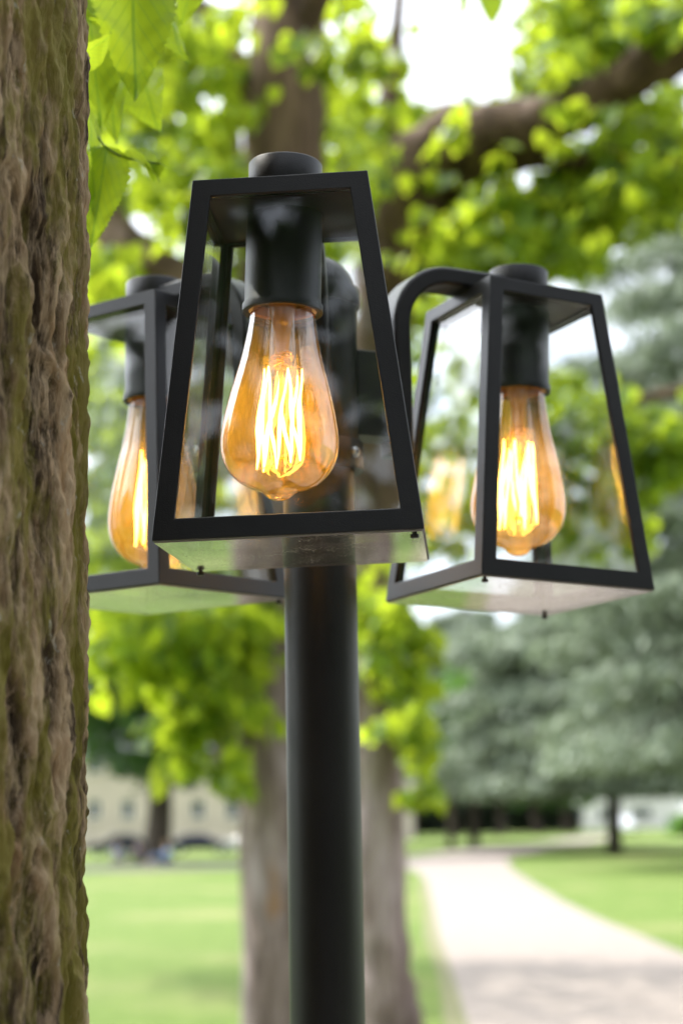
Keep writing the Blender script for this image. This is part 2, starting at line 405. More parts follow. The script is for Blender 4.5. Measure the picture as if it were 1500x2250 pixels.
# ------------------------------------------------------------------ the lamp post
CEN = Vector((-.0136, 1.051, 0))
LB, LT, LH = .06484334, .04388286, .19533198
LSPEC = [  # top centre, yaw, tilt x, tilt y, width scale, height scale, cap pixel, tip pixel
    (Vector((-.02561474, .89020274, 1.6 + .32868796)), -3.8166, 1.8368, -1.0487, 1.030, .9715, (627, 388), (612, 1100)),
    (Vector((.11757456, 1.11987888, 1.6 + .3396016)), 26.055, -1.4686, 1.4048, .9772, 1.0182, (1138, 612), (1137, 1222)),
    (Vector((-.12766987, 1.1433848, 1.6 + .34396704)), -36.5186, .9164, -.3559, .9913, 1.0093, (341, 640), (341, 1262)),
]
post = empty('lamp_post', (CEN.x, CEN.y, 0))
tag(post, 'black three-headed lamp post with tapered glass lanterns and glowing amber bulbs', 'lamp post')
POLE_R = .0222
mb = MB(); mb.lathe([(0, .012), (POLE_R, .012), (POLE_R, 1.83), (0, 1.83)], 64)
for f in range(len(mb.sm)): pass
pole = mb.build('pole', POWDER, post, .0006)
mb = MB(); mb.lathe([(0, 0), (.075, 0), (.075, .008), (.07, .012), (0, .012)], 48); mb.build('base_plate', POWDER, post, .001)
zb, zr0, zr1, zt = 1.812, 1.9175, 1.929, 1.9505
mb = MB(); mb.lathe([(.0228, zb + .018), (.0252, zb + .018), (.0252, zr0), (.0228, zr0)], 64); mb.build('sleeve', POWDER, post)
mb = MB(); prof = [(.0228, zr0), (.0268, zr0), (.0272, zr0 + .0006), (.0272, zr1 - .0012), (.0266, zr1), (.0238, zr1 + .0004)]
for k in range(1, 11):
    a = k / 10 * math.pi / 2; prof.append((.0238 * math.cos(a), zr1 + .0004 + (zt - zr1) * math.sin(a)))
mb.lathe(prof, 64); mb.build('dome_cap', POWDER, post)
mb = MB(); mb.lathe([(.0224, zb), (.0274, zb), (.028, zb + .0008), (.028, zb + .0172), (.0274, zb + .018), (.0224, zb + .018)], 64)
clamp = mb.build('clamp_ring', POWDER, post)
for a in (-38, 82, 202):
    M = Matrix.Rotation(rad(a), 4, 'Z') @ Matrix.Translation((.0282, 0, zb + .009)) @ Matrix.Rotation(rad(90), 4, 'Y')
    mb = MB(); mb.lathe([(.0034, -.001), (.0034, .0012), (.0026, .0022), (.0014, .0024), (.0014, .0008), (0, .0008)], 20, 0, M); mb.build('screw', STEEL, clamp)

def frame_mesh(b, t, H, d=.0032, bar=.0102, railb=.0108, railt=.0094, top=.008):
    mb = MB()
    wz = lambda z: b + (t - b) * z / H
    rot = [Matrix.Rotation(k * math.pi / 2, 4, 'Z') for k in range(4)]
    def q(k, pts): mb.add(pts, [tuple(range(len(pts)))], 0, False, rot[k])
    z0, z1 = railb, H - railt; iz1 = H - top
    for k in range(4):
        O = [(-wz(0), -wz(0), 0), (wz(0), -wz(0), 0), (wz(H), -wz(H), H), (-wz(H), -wz(H), H)]
        I = [(s * (wz(z) - bar), -wz(z), z) for s, z in ((-1, z0), (1, z0), (1, z1), (-1, z1))]
        J = [(s * (wz(z) - bar), -wz(z) + d, z) for s, z in ((-1, z0), (1, z0), (1, z1), (-1, z1))]
        P = [(s * (wz(z) - d), -wz(z) + d, z) for s, z in ((-1, 0), (1, 0), (1, iz1), (-1, iz1))]
        for i in range(4):
            j = (i + 1) % 4
            q(k, [O[i], O[j], I[j], I[i]]); q(k, [I[i], I[j], J[j], J[i]]); q(k, [P[j], P[i], J[i], J[j]])
        q(k, [O[0], P[0], P[1], O[1]])
    mb.add([(-t, -t, H), (t, -t, H), (t, t, H), (-t, t, H)], [(0, 1, 2, 3)])
    wi = wz(iz1) - d
    mb.add([(-wi, -wi, iz1), (wi, -wi, iz1), (wi, wi, iz1), (-wi, wi, iz1)], [(3, 2, 1, 0)])
    return mb
def weld(o):
    bm = bmesh.new(); bm.from_mesh(o.data); bmesh.ops.remove_doubles(bm, verts=bm.verts, dist=1e-6)
    bmesh.ops.recalc_face_normals(bm, faces=bm.faces); bm.to_mesh(o.data); bm.free()

BULB_PROF = [(74, 672), (74.5, 690), (77, 710), (81, 735), (86, 760), (94, 795), (104, 830), (113, 865), (121, 900), (127, 930), (130.5, 955), (131.5, 975), (129.5, 998),
             (124, 1017), (115, 1034), (103, 1049), (88, 1062), (71, 1071), (54, 1077), (42, 1081), (35, 1086), (29.5, 1092), (21, 1097.5), (11, 1100.6), (0, 1101.6)]
def refine(prof, k=3):
    out_ = []
    n = len(prof)
    for i in range(n - 1):
        p0, p1, p2, p3 = (Vector(prof[max(i - 1, 0)]), Vector(prof[i]), Vector(prof[i + 1]), Vector(prof[min(i + 2, n - 1)]))
        for j in range(k):
            t = j / k
            out_.append(.5 * ((2 * p1) + (p2 - p0) * t + (2 * p0 - 5 * p1 + 4 * p2 - p3) * t * t + (3 * p1 - p0 - 3 * p2 + p3) * t ** 3))
    out_.append(Vector(prof[-1])); return [(max(0, p.x), p.y) for p in out_]
rb = .0312; ks = rb / 131.5
def lantern(spec, i):
    P, yaw, tx, ty, ms, mh, cappx, tippx = spec
    b, t, H = LB * ms, LT * ms, LH * mh
    M = Matrix.Rotation(rad(tx), 4, 'X') @ Matrix.Rotation(rad(ty), 4, 'Y') @ Matrix.Rotation(rad(yaw), 4, 'Z')
    fr = frame_mesh(b, t, H).build('lantern', POWDER, post); weld(fr)
    bv = fr.modifiers.new('bevel', 'BEVEL'); bv.width = .0006; bv.segments = 2; bv.limit_method = 'ANGLE'; bv.angle_limit = rad(30)
    base = P - (M @ Vector((0, 0, H)))
    FM = Matrix.Translation(base - post.location) @ M; fr.matrix_local = FM
    wz = lambda z: b + (t - b) * z / H
    d = .0032
    for k in range(4):            # side panes, behind the bars
        R = Matrix.Rotation(k * math.pi / 2, 4, 'Z'); mb = MB()
        za, zc = .0015, H - .0088; th = .003; g = .0004
        vs = []
        for off in (g, g + th):
            for s, z in ((-1, za), (1, za), (1, zc), (-1, zc)): vs.append((s * (wz(z) - d - .0040), -wz(z) + d + off, z))
        mb.add(vs, [(0, 1, 2, 3), (7, 6, 5, 4)], 0, False, R)
        mb.add(vs, [(0, 4, 5, 1), (1, 5, 6, 2), (2, 6, 7, 3), (3, 7, 4, 0)], 1, False, R)
        o = mb.build('glass_pane', [GLASS, GLASS_EDGE], fr); weld(o)
    mb = MB(); e = b - .0012; zz = -.0002; th = .0009   # bottom pane
    vs = [(sx * e, sy * e, z) for z in (zz - th, zz) for sx, sy in ((-1, -1), (1, -1), (1, 1), (-1, 1))]
    mb.add(vs, [(3, 2, 1, 0), (4, 5, 6, 7)], 0); mb.add(vs, [(0, 1, 5, 4), (1, 2, 6, 5), (2, 3, 7, 6), (3, 0, 4, 7)], 1)
    o = mb.build('bottom_pane', [DUSTY, RIM_EDGE], fr); weld(o)
    for sx, sy in (((-1, 1), (1, -1)) if i == 0 else ((-1, -1), (1, 1))):
        c = ((b - .005) * sx, (b - .005) * sy, zz - th)
        mb = MB(); mb.lathe([(0, .001), (.0012, .001), (.0012, -.0006), (.0021, -.0008), (.0022, -.0022), (.0017, -.0027), (0, -.0027)], 16, 0, Matrix.Translation(c)); mb.build('thumb_screw', DARK_SCREW, fr)
    # the holder and bulb hang on their own, slightly crooked, axis
    A = at(*cappx, P.y); B = at(*tippx, P.y); ax = (A - B).normalized()
    zref = P.z
    org = A + ax * ((zref - A.z) / ax.z)
    W = Matrix.Translation(org) @ Vector((0, 0, 1)).rotation_difference(ax).to_matrix().to_4x4()
    T = FM.inverted() @ Matrix.Translation(-post.location) @ W     # into the lantern's own space
    def put(o): o.matrix_local = T; return o
    hl = (A - B).length
    mb = MB(); mb.lathe([(0, .001), (.0196, .001), (.0199, .0015), (.0199, .0208), (.0192, .0216), (0, .0216)], 64); put(mb.build('cap', POWDER, fr))
    zn = -.0605
    mb = MB(); mb.lathe([(0, -.006), (.0205, -.006), (.0205, zn + .004), (.0216, zn + .0025), (.0216, zn - .0012), (.0210, zn - .0018), (.0184, zn - .0012), (.0184, zn + .006), (0, zn + .006)], 64)
    put(mb.build('lamp_holder', POWDER, fr))
    mb = MB(); mb.lathe([(.0183, zn + .0055), (.0183, zn - .0002), (.0162, zn + .0004), (.0158, zn + .0055)], 64); put(mb.build('holder_ring', CREAM, fr))
    tipz = (tippx[1] - cappx[1]); L_ = (org - B).length
    k2 = (L_ + zn) / (1101.6 - 672)
    prof = [(r * ks * (.9 if y < 680 else 1), zn - (y - 672) * k2) for r, y in refine(BULB_PROF)]
    prof = [(.0145, zn + .006)] + prof
    mb = MB(); mb.lathe(prof, 96); put(mb.build('bulb', AMBER, fr))
    zy = lambda y: zn - (y - 672) * k2
    mb = MB(); mb.lathe([(.0075, zy(660)), (.0062, zy(690)), (.0048, zy(720)), (.0040, zy(760)), (.0044, zy(785)), (.0058, zy(795)), (.0052, zy(803)), (0, zy(806))], 32)
    mb.tube([(0, 0, zy(800)), (0, 0, zy(1000))], .0011, 8); mb.lathe([(0, zy(998)), (.0028, zy(1001)), (.0030, zy(1006)), (0, zy(1010))], 20)
    put(mb.build('glass_stem', STEM, fr))
    n = 5; rt, rbm = .0098, .0118; pts = []; ph = .5 + i * .35
    ftop, fbot = zy(803), zy(1028)
    rr = random.Random(3)
    for q in range(2 * n + 1):
        a = ph + q * math.pi / n * .94; up = q % 2 == 0
        zj = (ftop + rr.uniform(-.004, .001)) if up else (fbot + rr.uniform(-.004, .010))
        r_ = rt if up else rbm
        pts.append(Vector((r_ * rr.uniform(.8, 1.15) * math.cos(a), r_ * rr.uniform(.8, 1.15) * math.sin(a), zj)))
    mb = MB()
    for p0, p1 in zip(pts, pts[1:]):
        seg = []
        for s in range(9):
            u = s / 8; c = p0.lerp(p1, u); bow = math.sin(math.pi * u) * .0014 * rr.uniform(.6, 1.4)
            seg.append(c + Vector((bow * math.cos(ph + u * 5), bow * math.sin(ph + u * 4), 0)))
        mb.tube(seg, [.0004 + rr.uniform(.4, 1.1) * .001 * math.sin(math.pi * s / 8) for s in range(9)], 8)
    put(mb.build('filament', FILAMENT, fr))
    mb = MB()
    for p in pts[::2]:
        q = Vector((p.x, p.y, 0)).normalized()
        mb.tube([q * .004 + Vector((0, 0, zy(796))), q * .008 + Vector((0, 0, zy(800))), p + q * .0012 + Vector((0, 0, .0012))], .0003, 6)
    mb_ = MB()
    for p in pts[1::2]:
        q = Vector((p.x, p.y, 0)).normalized()
        mb_.tube([q * .002 + Vector((0, 0, zy(1004))), q * .007 + Vector((0, 0, zy(1030))), p + q * .0006 - Vector((0, 0, .0006))], .0003, 6)
    for k in range(26):           # tangle of thin lead wires round the bead
        a = random.uniform(0, 6.28); z = zy(random.uniform(772, 800)); r0 = random.uniform(.003, .0065)
        mb.tube([(r0 * math.cos(a + u), r0 * math.sin(a + u), z + .0012 * math.sin(3 * u + k)) for u in (0, .5, 1, 1.5, 2)], .00035, 6)
    put(mb.build('support_wire', BRASS, fr)); put(mb_.build('filament_hook', BRASS, fr))
    return fr, base, org
LANT = [lantern(s, i) for i, s in enumerate(LSPEC)]

for i, s in enumerate(LSPEC):      # the swan-neck arms
    P = LANT[i][2]; v = Vector((P.x - CEN.x, P.y - CEN.y, 0)); R = v.length; v.normalize()
    ang = math.atan2(v.y, v.x)
    za = s[0].z + .0082; zbm = 1.8265
    r1 = .0558; rc = .036; hw = .0125; ht = .006
    cl = [(r1, zbm)] + [(r1, za - rc)] + [(r1 + rc - rc * math.cos(a), za - rc + rc * math.sin(a)) for a in [k / 14 * math.pi / 2 for k in range(1, 15)]] + [(R - .012, za)]
    sec = []
    for k, (r, z) in enumerate(cl):
        a_, b_ = cl[max(k - 1, 0)], cl[min(k + 1, len(cl) - 1)]
        tx_, tz_ = b_[0] - a_[0], b_[1] - a_[1]; l_ = math.hypot(tx_, tz_); n_ = (-tz_ / l_, tx_ / l_)
        sec.append((r, z, n_))
    mb = MB(); vs = []; fs = []
    for r, z, n_ in sec:
        for (u, y) in ((-1, -1), (1, -1), (1, 1), (-1, 1)): vs.append((r + n_[0] * ht * u, y * hw, z + n_[1] * ht * u))
    for k in range(len(sec) - 1):
        for q in range(4): fs.append((k * 4 + q, k * 4 + (q + 1) % 4, (k + 1) * 4 + (q + 1) % 4, (k + 1) * 4 + q))
    fs += [(3, 2, 1, 0), tuple(len(vs) - 4 + q for q in range(4))]
    mb.add(vs, fs, 0, True)
    arm = mb.build('arm', POWDER, post, .0022, 3); arm.rotation_euler = (0, 0, ang)
    for p in arm.data.polygons: p.use_smooth = True
    arm.data.set_sharp_from_angle(angle=rad(40))
    mb = MB(); mb.box(((.0225 + r1 - ht) / 2, 0, 1.8635), ((r1 - ht - .0225) / 2, .0115, .0275)); mb.build('bracket', POWDER, arm, .001)
    for zz in (1.845, 1.872):
        M = Matrix.Translation((r1 + ht, 0, zz)) @ Matrix.Rotation(rad(90), 4, 'Y')
        mb = MB(); mb.lathe([(.004, 0), (.004, .0012), (.003, .0026), (.0016, .003), (.0016, .0014), (0, .0014)], 20, 0, M); mb.build('screw', STEEL, arm)

# ------------------------------------------------------------------ leaves
HALF = np.array([[0, 0], [.36, -.06], [.5, .28], [.40, .58], [.17, .88], [0, 1.06]])   # x, y of half a linden leaf
def leaves(name, pos, direc, size, mat, parent, fold=.25, flat=None):
    """pos: n x 3 leaf bases, direc: n x 3 midrib directions, size: n"""
    n = len(pos)
    d = direc / np.linalg.norm(direc, axis=1, keepdims=True)
    rnd = rng.normal(size=(n, 3)) * .55 + np.array([0, -.15, .75]) if flat is None else rng.normal(size=(n, 3)) * .5 + flat
    nrm = rnd - d * np.sum(rnd * d, 1, keepdims=True); nrm /= np.linalg.norm(nrm, axis=1, keepdims=True)
    sx = np.cross(d, nrm)
    loc = []
    for s in (1, -1):
        for x, y in HALF: loc.append((s * x, y, fold * abs(x)))
    # shared midrib vertices: right half 0..5, left half inner four are new
    idx_r = [0, 1, 2, 3, 4, 5]; L4 = [(-HALF[k][0], HALF[k][1], fold * HALF[k][0]) for k in (1, 2, 3, 4)]
    pts = [(HALF[k][0], HALF[k][1], fold * HALF[k][0]) for k in range(6)] + L4
    pts = np.array(pts)
    curl = rng.uniform(-.25, .12, n)
    V = np.zeros((n, 10, 3))
    for k in range(10):
        z = pts[k, 2] + curl * pts[k, 1] ** 2
        V[:, k] = pos + size[:, None] * (sx * pts[k, 0] + d * pts[k, 1] + nrm * z[:, None])
    base = np.arange(n)[:, None] * 10
    f1 = base + np.array([[0, 1, 2, 3, 4, 5]]); f2 = base + np.array([[0, 5, 9, 8, 7, 6]])
    loops = np.concatenate([f1, f2], 1).ravel()
    starts = np.arange(2 * n) * 6; totals = np.full(2 * n, 6)
    return np_mesh(name, V.reshape(-1, 3), loops, starts, totals, mat, parent)

def quads(name, pos, size, mat, parent, direc=None, aspect=.5):
    n = len(pos)
    d = rng.normal(size=(n, 3)) if direc is None else direc + rng.normal(size=(n, 3)) * .35
    d /= np.linalg.norm(d, axis=1, keepdims=True)
    r = rng.normal(size=(n, 3)); s = np.cross(d, r); s /= np.linalg.norm(s, axis=1, keepdims=True)
    t = np.cross(s, d)
    sz = size[:, None]
    V = np.stack([pos - d * sz * .5, pos + s * sz * .5 * aspect + t * sz * .12, pos + d * sz * .6, pos - s * sz * .5 * aspect + t * sz * .12], 1).reshape(-1, 3)
    return np_mesh(name, V, np.arange(4 * n), np.arange(n) * 4, np.full(n, 4), mat, parent)

def twigs(blobs, leaf=.085, per=8):
    """blobs: px, py, rx, ry (pixels of the photograph), depth, depth spread, number of twigs"""
    P, D, S = [], [], []
    for (px, py, rx, ry, Y, dY, n) in blobs:
        for _ in range(n):
            while True:
                a, b_ = rng.uniform(-1, 1, 2)
                if a * a + b_ * b_ < 1: break
            c = np.array(at(px + a * rx, py + b_ * ry, Y + rng.uniform(-1, 1) * dY))
            az = rng.uniform(0, 2 * math.pi); dr = np.array([math.cos(az), math.sin(az), rng.uniform(-.7, .1)])
            ln = rng.uniform(.18, .42)
            for k in range(per):
                u = k / (per - 1); side = 1 if k % 2 else -1
                p = c + dr * ln * (u - .5) + rng.normal(size=3) * .015
                perp = np.array([-dr[1], dr[0], 0]) * side
                P.append(p); D.append(perp * .6 + dr * .35 + np.array([0, 0, -.75]) + rng.normal(size=3) * .3)
                S.append(leaf * rng.uniform(.6, 1.2))
    return np.array(P), np.array(D), np.array(S)
def crown_fill(c, r, n, leaf, keep_out=True):
    """leaves of the part of a crown the photograph does not reach (above and beside the frame)"""
    P = []
    while len(P) < n:
        q = rng.normal(size=3); q /= np.linalg.norm(q); q *= rng.uniform(.45, 1) ** .6
        p = np.array(c) + q * np.array(r)
        if p[2] < 2.2: continue
        if keep_out:
            pr = proj(p)
            if pr and -130 < pr[0] < 1630 and -130 < pr[1] < 2400: continue
        P.append(p)
    P = np.array(P); D = rng.normal(size=(n, 3)) * .6 + np.array([0, 0, -.7])
    return P, D, leaf * rng.uniform(.7, 1.3, n)

def pxpath(lst):   # (px, py, depth, radius in px) -> points and metric radii
    return [at(a, b_, Y) for a, b_, Y, r in lst], [r * Y / FPX for a, b_, Y, r in lst]
def dense(pts, rs, k=6):
    P, R_ = [], []
    n = len(pts)
    for i in range(n - 1):
        p0, p1, p2, p3 = pts[max(i - 1, 0)], pts[i], pts[i + 1], pts[min(i + 2, n - 1)]
        for j in range(k):
            t = j / k
            P.append(.5 * ((2 * p1) + (p2 - p0) * t + (2 * p0 - 5 * p1 + 4 * p2 - p3) * t * t + (3 * p1 - p0 - 3 * p2 + p3) * t ** 3))
            R_.append(rs[i] * (1 - t) + rs[i + 1] * t)
    P.append(pts[-1]); R_.append(rs[-1]); return P, R_
def limb(mb, lst, n=14, wob=.18):
    p, r = pxpath(lst); p, r = dense(p, r); mb.tube(p, r, n, wob=wob)
def rooted(tr, o):
    o.parent = tr; o.matrix_parent_inverse = Matrix.Translation(-tr.location); return o

# ------------------------------------------------------------------ middle-distance lime trees
tl = empty('lime_tree', (at(640, 2480, 9).x, 9, 0))
tag(tl, 'lime tree with straight grey-brown trunk rising directly behind the lamp post', 'tree')
mb = MB(); p, r = pxpath([(640, 2470, 9, 140), (635, 2400, 9, 105), (625, 2050, 9, 92), (612, 1650, 9, 88), (610, 1250, 9, 84), (617, 900, 9, 86), (624, 500, 9, 92), (628, 200, 9, 93), (632, -200, 9.1, 78), (640, -900, 9.3, 50), (650, -1600, 9.5, 15)])
p, r = dense(p, r); mb.tube(p, r, 24, wob=.12)
limb(mb, [(600, 860, 9, 60), (520, 740, 9, 62), (400, 630, 9.1, 62), (300, 570, 9.2, 60), (215, 470, 9.4, 46), (90, 330, 9.6, 36), (-150, 60, 10, 20)])
limb(mb, [(605, 330, 9, 42), (540, 190, 9, 36), (470, 75, 9.1, 32), (380, -60, 9.2, 26), (200, -350, 9.4, 14)])
limb(mb, [(640, 120, 9, 40), (720, -60, 8.8, 34), (830, -300, 8.6, 24)])
limb(mb, [(540, 1500, 9, 12), (500, 1600, 8.8, 9), (455, 1700, 8.7, 5)], 8)
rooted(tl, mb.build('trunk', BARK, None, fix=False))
blobs = [(330, 110, 120, 130, 8.6, .8, 26), (450, 210, 110, 130, 8.8, .8, 30), (420, 420, 110, 90, 8.8, .8, 26), (250, 600, 100, 60, 8.6, .6, 10),
         (270, 860, 95, 240, 8.8, .9, 60), (240, 1150, 90, 130, 8.8, .8, 28), (300, 330, 130, 140, 9.6, .6, 30), (470, 320, 90, 200, 9.9, .5, 30), (250, 700, 80, 100, 9.4, .6, 16), (720, 300, 90, 250, 10.2, .5, 26), (430, 1060, 120, 140, 9.4, .8, 24), (480, 800, 110, 260, 9.8, .6, 40),
         (410, 1410, 220, 100, 8.7, .8, 42), (300, 1430, 130, 110, 8.8, .8, 20), (500, 1500, 120, 80, 8.6, .5, 15), (430, 1600, 80, 60, 8.6, .5, 10), (560, 1390, 70, 60, 8.6, .4, 10), (500, 1690, 45, 45, 8.5, .3, 5), (425, 1680, 30, 30, 8.5, .3, 3),
         (660, 110, 60, 50, 8.4, .2, 4), (480, 60, 90, 70, 8.8, .6, 10), (760, 140, 75, 170, 9.6, .8, 26), (780, 380, 60, 70, 9.6, .8, 10), (640, 1250, 220, 110, 9.9, .5, 40)]
P, D, S = twigs(blobs, .112)
P2, D2, S2 = crown_fill((-.6, 10, 8.2), (5, 4.5, 4.2), 900, .16)
rooted(tl, leaves('crown', np.concatenate([P, P2]), np.concatenate([D, D2]), np.concatenate([S, S2]), LIME, None))

tr_ = empty('lime_tree', (at(850, 2330, 12).x, 12, 0))
tag(tr_, 'lime tree with heavy limb arching right above the path', 'tree')
mb = MB(); p, r = pxpath([(862, 2360, 12, 118), (852, 2310, 12, 88), (842, 2200, 12, 68), (832, 1950, 12, 60), (830, 1650, 12, 60), (828, 1280, 11.8, 58), (832, 900, 11.6, 60), (850, 600, 11.4, 72), (890, 445, 11.2, 96), (975, 335, 11, 92), (1085, 292, 10.8, 72), (1200, 268, 10.6, 58), (1330, 200, 10.4, 56), (1450, 130, 10.2, 60), (1640, 20, 9.9, 40), (1900, -300, 9.5, 20)])
p, r = dense(p, r); mb.tube(p, r, 22, wob=.3)
limb(mb, [(930, 400, 11.1, 50), (1060, 350, 10.9, 44), (1200, 340, 10.8, 34), (1330, 350, 10.7, 30), (1500, 335, 10.6, 24), (1750, 250, 10.3, 12)])
limb(mb, [(870, 480, 11.3, 60), (845, 330, 11.3, 44), (855, 200, 11.4, 22), (872, 60, 11.5, 16), (890, -200, 11.6, 10)])
limb(mb, [(850, 700, 11.5, 30), (960, 590, 11.3, 26), (1060, 520, 11.2, 30), (1180, 520, 11, 22), (1320, 560, 10.8, 10)])
limb(mb, [(850, 1500, 12, 10), (900, 1580, 11.8, 8), (920, 1720, 11.7, 4)], 8)
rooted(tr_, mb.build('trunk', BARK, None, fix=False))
blobs = [(1350, 420, 150, 110, 11.4, .6, 24), (1420, 440, 110, 60, 10.8, .5, 20), (1290, 380, 90, 70, 10.9, .5, 20), (1120, 420, 180, 120, 11.8, .6, 24), (1380, 210, 150, 80, 11.5, .4, 20), (1220, 60, 60, 70, 11.2, .4, 12), (950, 620, 130, 90, 12, .6, 26), (1330, 40, 180, 72, 10.9, .6, 38), (1190, 150, 70, 50, 10.8, .6, 10), (1440, 40, 90, 60, 10.2, .6, 26), (1240, 100, 70, 80, 10.6, .7, 16),
         (1000, 500, 150, 45, 11.7, .3, 22), (1130, 500, 190, 90, 10.7, .7, 40), (1000, 560, 140, 70, 10.9, .6, 24), (1250, 480, 110, 80, 10.8, .4, 26), (1430, 330, 110, 90, 10.4, .5, 26), (1270, 300, 50, 30, 10.2, .2, 2),
         (1000, 235, 90, 25, 11.4, .3, 6), (930, 240, 30, 60, 11.6, .3, 4), (760, 480, 110, 80, 11.8, .5, 22), (780, 260, 70, 60, 11.6, .6, 14), (860, 120, 40, 100, 11.6, .4, 8), (1180, 570, 90, 40, 10.7, .5, 12),
         (865, 1400, 85, 110, 11.4, .5, 22), (890, 1560, 60, 110, 11.4, .5, 13), (920, 1700, 28, 60, 11.3, .3, 5), (800, 1390, 40, 90, 11.4, .4, 8), (1020, 760, 170, 110, 12.2, .6, 20),
         (800, 1150, 50, 120, 12.4, .4, 16), (1000, 300, 40, 30, 10.5, .1, 2), (1075, 350, 30, 20, 10.4, .1, 1), (1300, 240, 50, 25, 9.9, .1, 2), (930, 380, 30, 40, 10.6, .1, 1)]
P, D, S = twigs(blobs, .13)
P2, D2, S2 = crown_fill((2.6, 12.5, 8.6), (5.5, 4.8, 4.4), 900, .17)
rooted(tr_, leaves('crown', np.concatenate([P, P2]), np.concatenate([D, D2]), np.concatenate([S, S2]), LIME, None))

tm = empty('lime_tree', (6.2, 17, 0))
tag(tm, 'lime tree reaching in from the right edge behind the right lantern', 'tree')
mb = MB(); mb.tube(*dense([Vector((6.2, 17, -.05)), Vector((6.15, 17, .6)), Vector((6.2, 17, 3)), Vector((6.1, 17.1, 6)), Vector((5.9, 17, 10))], [.42, .3, .26, .22, .08]), 18, wob=.12)
limb(mb, [(2050, 900, 17, 30), (1750, 820, 16.8, 24), (1500, 860, 16.6, 16), (1300, 900, 16.4, 8)])
limb(mb, [(2060, 700, 17, 26), (1800, 600, 16.8, 18), (1600, 560, 16.6, 10)])
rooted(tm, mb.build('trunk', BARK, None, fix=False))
blobs = [(1400, 1000, 120, 90, 16.2, .9, 60), (1250, 920, 150, 90, 16.4, .9, 62), (1130, 960, 90, 80, 16.6, .6, 22), (1470, 960, 80, 110, 16, .8, 36), (1240, 1080, 120, 80, 16.6, .8, 34), (1010, 920, 60, 90, 17, .6, 14), (1300, 1180, 130, 60, 16.8, .6, 22), (1130, 1130, 120, 70, 17, .5, 14), (960, 1100, 110, 120, 17.4, .6, 26)]
P, D, S = twigs(blobs, .15, 9)
P2, D2, S2 = crown_fill((6.4, 17, 7.2), (4.2, 4, 4.6), 800, .18)
rooted(tm, leaves('crown', np.concatenate([P, P2]), np.concatenate([D, D2]), np.concatenate([S, S2]), LIME, None))

tg = empty('lime_tree', (-1.9, 21, 0))
tag(tg, 'lime tree farther back on the lawn, seen through gaps left of the lamp post', 'tree')
mb = MB(); mb.tube(*dense([Vector((-.9, 21, -.05)), Vector((-.92, 21, .5)), Vector((-.95, 21, 3)), Vector((-1.1, 21.1, 6)), Vector((-1.3, 21, 11))], [.4, .28, .22, .18, .05]), 16, wob=.12)
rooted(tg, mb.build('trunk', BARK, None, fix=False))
blobs = [(330, 250, 210, 260, 20.5, 1.5, 40), (560, 450, 200, 300, 21, 1.2, 44), (300, 800, 170, 300, 20.5, 1.5, 60), (560, 950, 240, 330, 21, 1.2, 90), (800, 900, 160, 260, 21.5, 1, 50), (340, 1280, 180, 130, 20.5, 1, 40), (600, 1330, 220, 110, 21, 1, 50), (760, 300, 100, 260, 21.5, 1, 26), (960, 780, 130, 140, 22, 1, 30), (960, 1080, 110, 160, 22, 1, 30)]
P, D, S = twigs(blobs, .15, 9)
P2, D2, S2 = crown_fill((-1.5, 21, 8.5), (5, 4, 5.2), 1600, .2)
rooted(tg, leaves('crown', np.concatenate([P, P2]), np.concatenate([D, D2]), np.concatenate([S, S2]), MIDLIME, None))

# ------------------------------------------------------------------ the near tree, left edge
def near_bark():
    m = Mat('mossy_furrowed_bark')
    at_ = m.n('ShaderNodeAttribute'); at_.attribute_name = 'ridge'
    c = m.coord('Object', (1, 1, .22)); f = m.noise(c, 150, 8, .75, .5)
    mo = m.noise(m.coord('Object', (1, 1, .3)), 26, 7, .7); st = m.noise(m.coord('Object', (1, 1, .16)), 62, 7, .7, .6)
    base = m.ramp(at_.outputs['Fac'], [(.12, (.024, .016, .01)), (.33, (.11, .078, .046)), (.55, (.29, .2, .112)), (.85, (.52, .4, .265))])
    k = m.mixc(m.ramp(f, [(.46, (0, 0, 0)), (.6, (.75, .75, .75))]), base, (.56, .42, .28))
    k = m.mixc(m.ramp(st, [(.39, (.92, .92, .92)), (.48, (0, 0, 0))]), k, (.035, .022, .013))
    k = m.mixc(m.ramp(st, [(.55, (0, 0, 0)), (.64, (.55, .55, .55))]), k, (.36, .215, .11))
    k = m.mixc(m.ramp(mo, [(.47, (0, 0, 0)), (.58, (.8, .8, .8))]), k, (.2, .18, .03))
    lich = m.ramp(m.noise(m.coord('Object', (1, 1, .6)), 110, 5, .65), [(.63, (0, 0, 0)), (.69, (.6, .6, .6))])
    k = m.mixc(lich, k, (.46, .44, .39))
    return m.pbr(k, .9, 0, .15, m.bump(f, .9, .003))
NEARBARK = near_bark()
NB = Vector((-.2968, .80, 0)); NR = .176
tn = empty('lime_tree', NB)
tag(tn, 'nearest lime tree, mossy furrowed trunk filling the left edge beside the lanterns', 'tree')
zs = [-.05, .1, .3, .6, .9, 1.1, 1.25, 1.35, 1.4] + list(np.arange(1.43, 2.1, .0016)) + [2.13, 2.2, 2.3, 2.45, 2.6, 2.9, 3.3, 3.8, 4.4, 5.2]
angs = list(np.linspace(rad(-165), rad(28), 680)) + list(np.linspace(rad(28), rad(195), 92)[1:-1])
na = len(angs); V = np.zeros((len(zs), na, 3)); RD = np.zeros((len(zs), na)); nn = noise.noise
CS = [(math.cos(a), math.sin(a)) for a in angs]
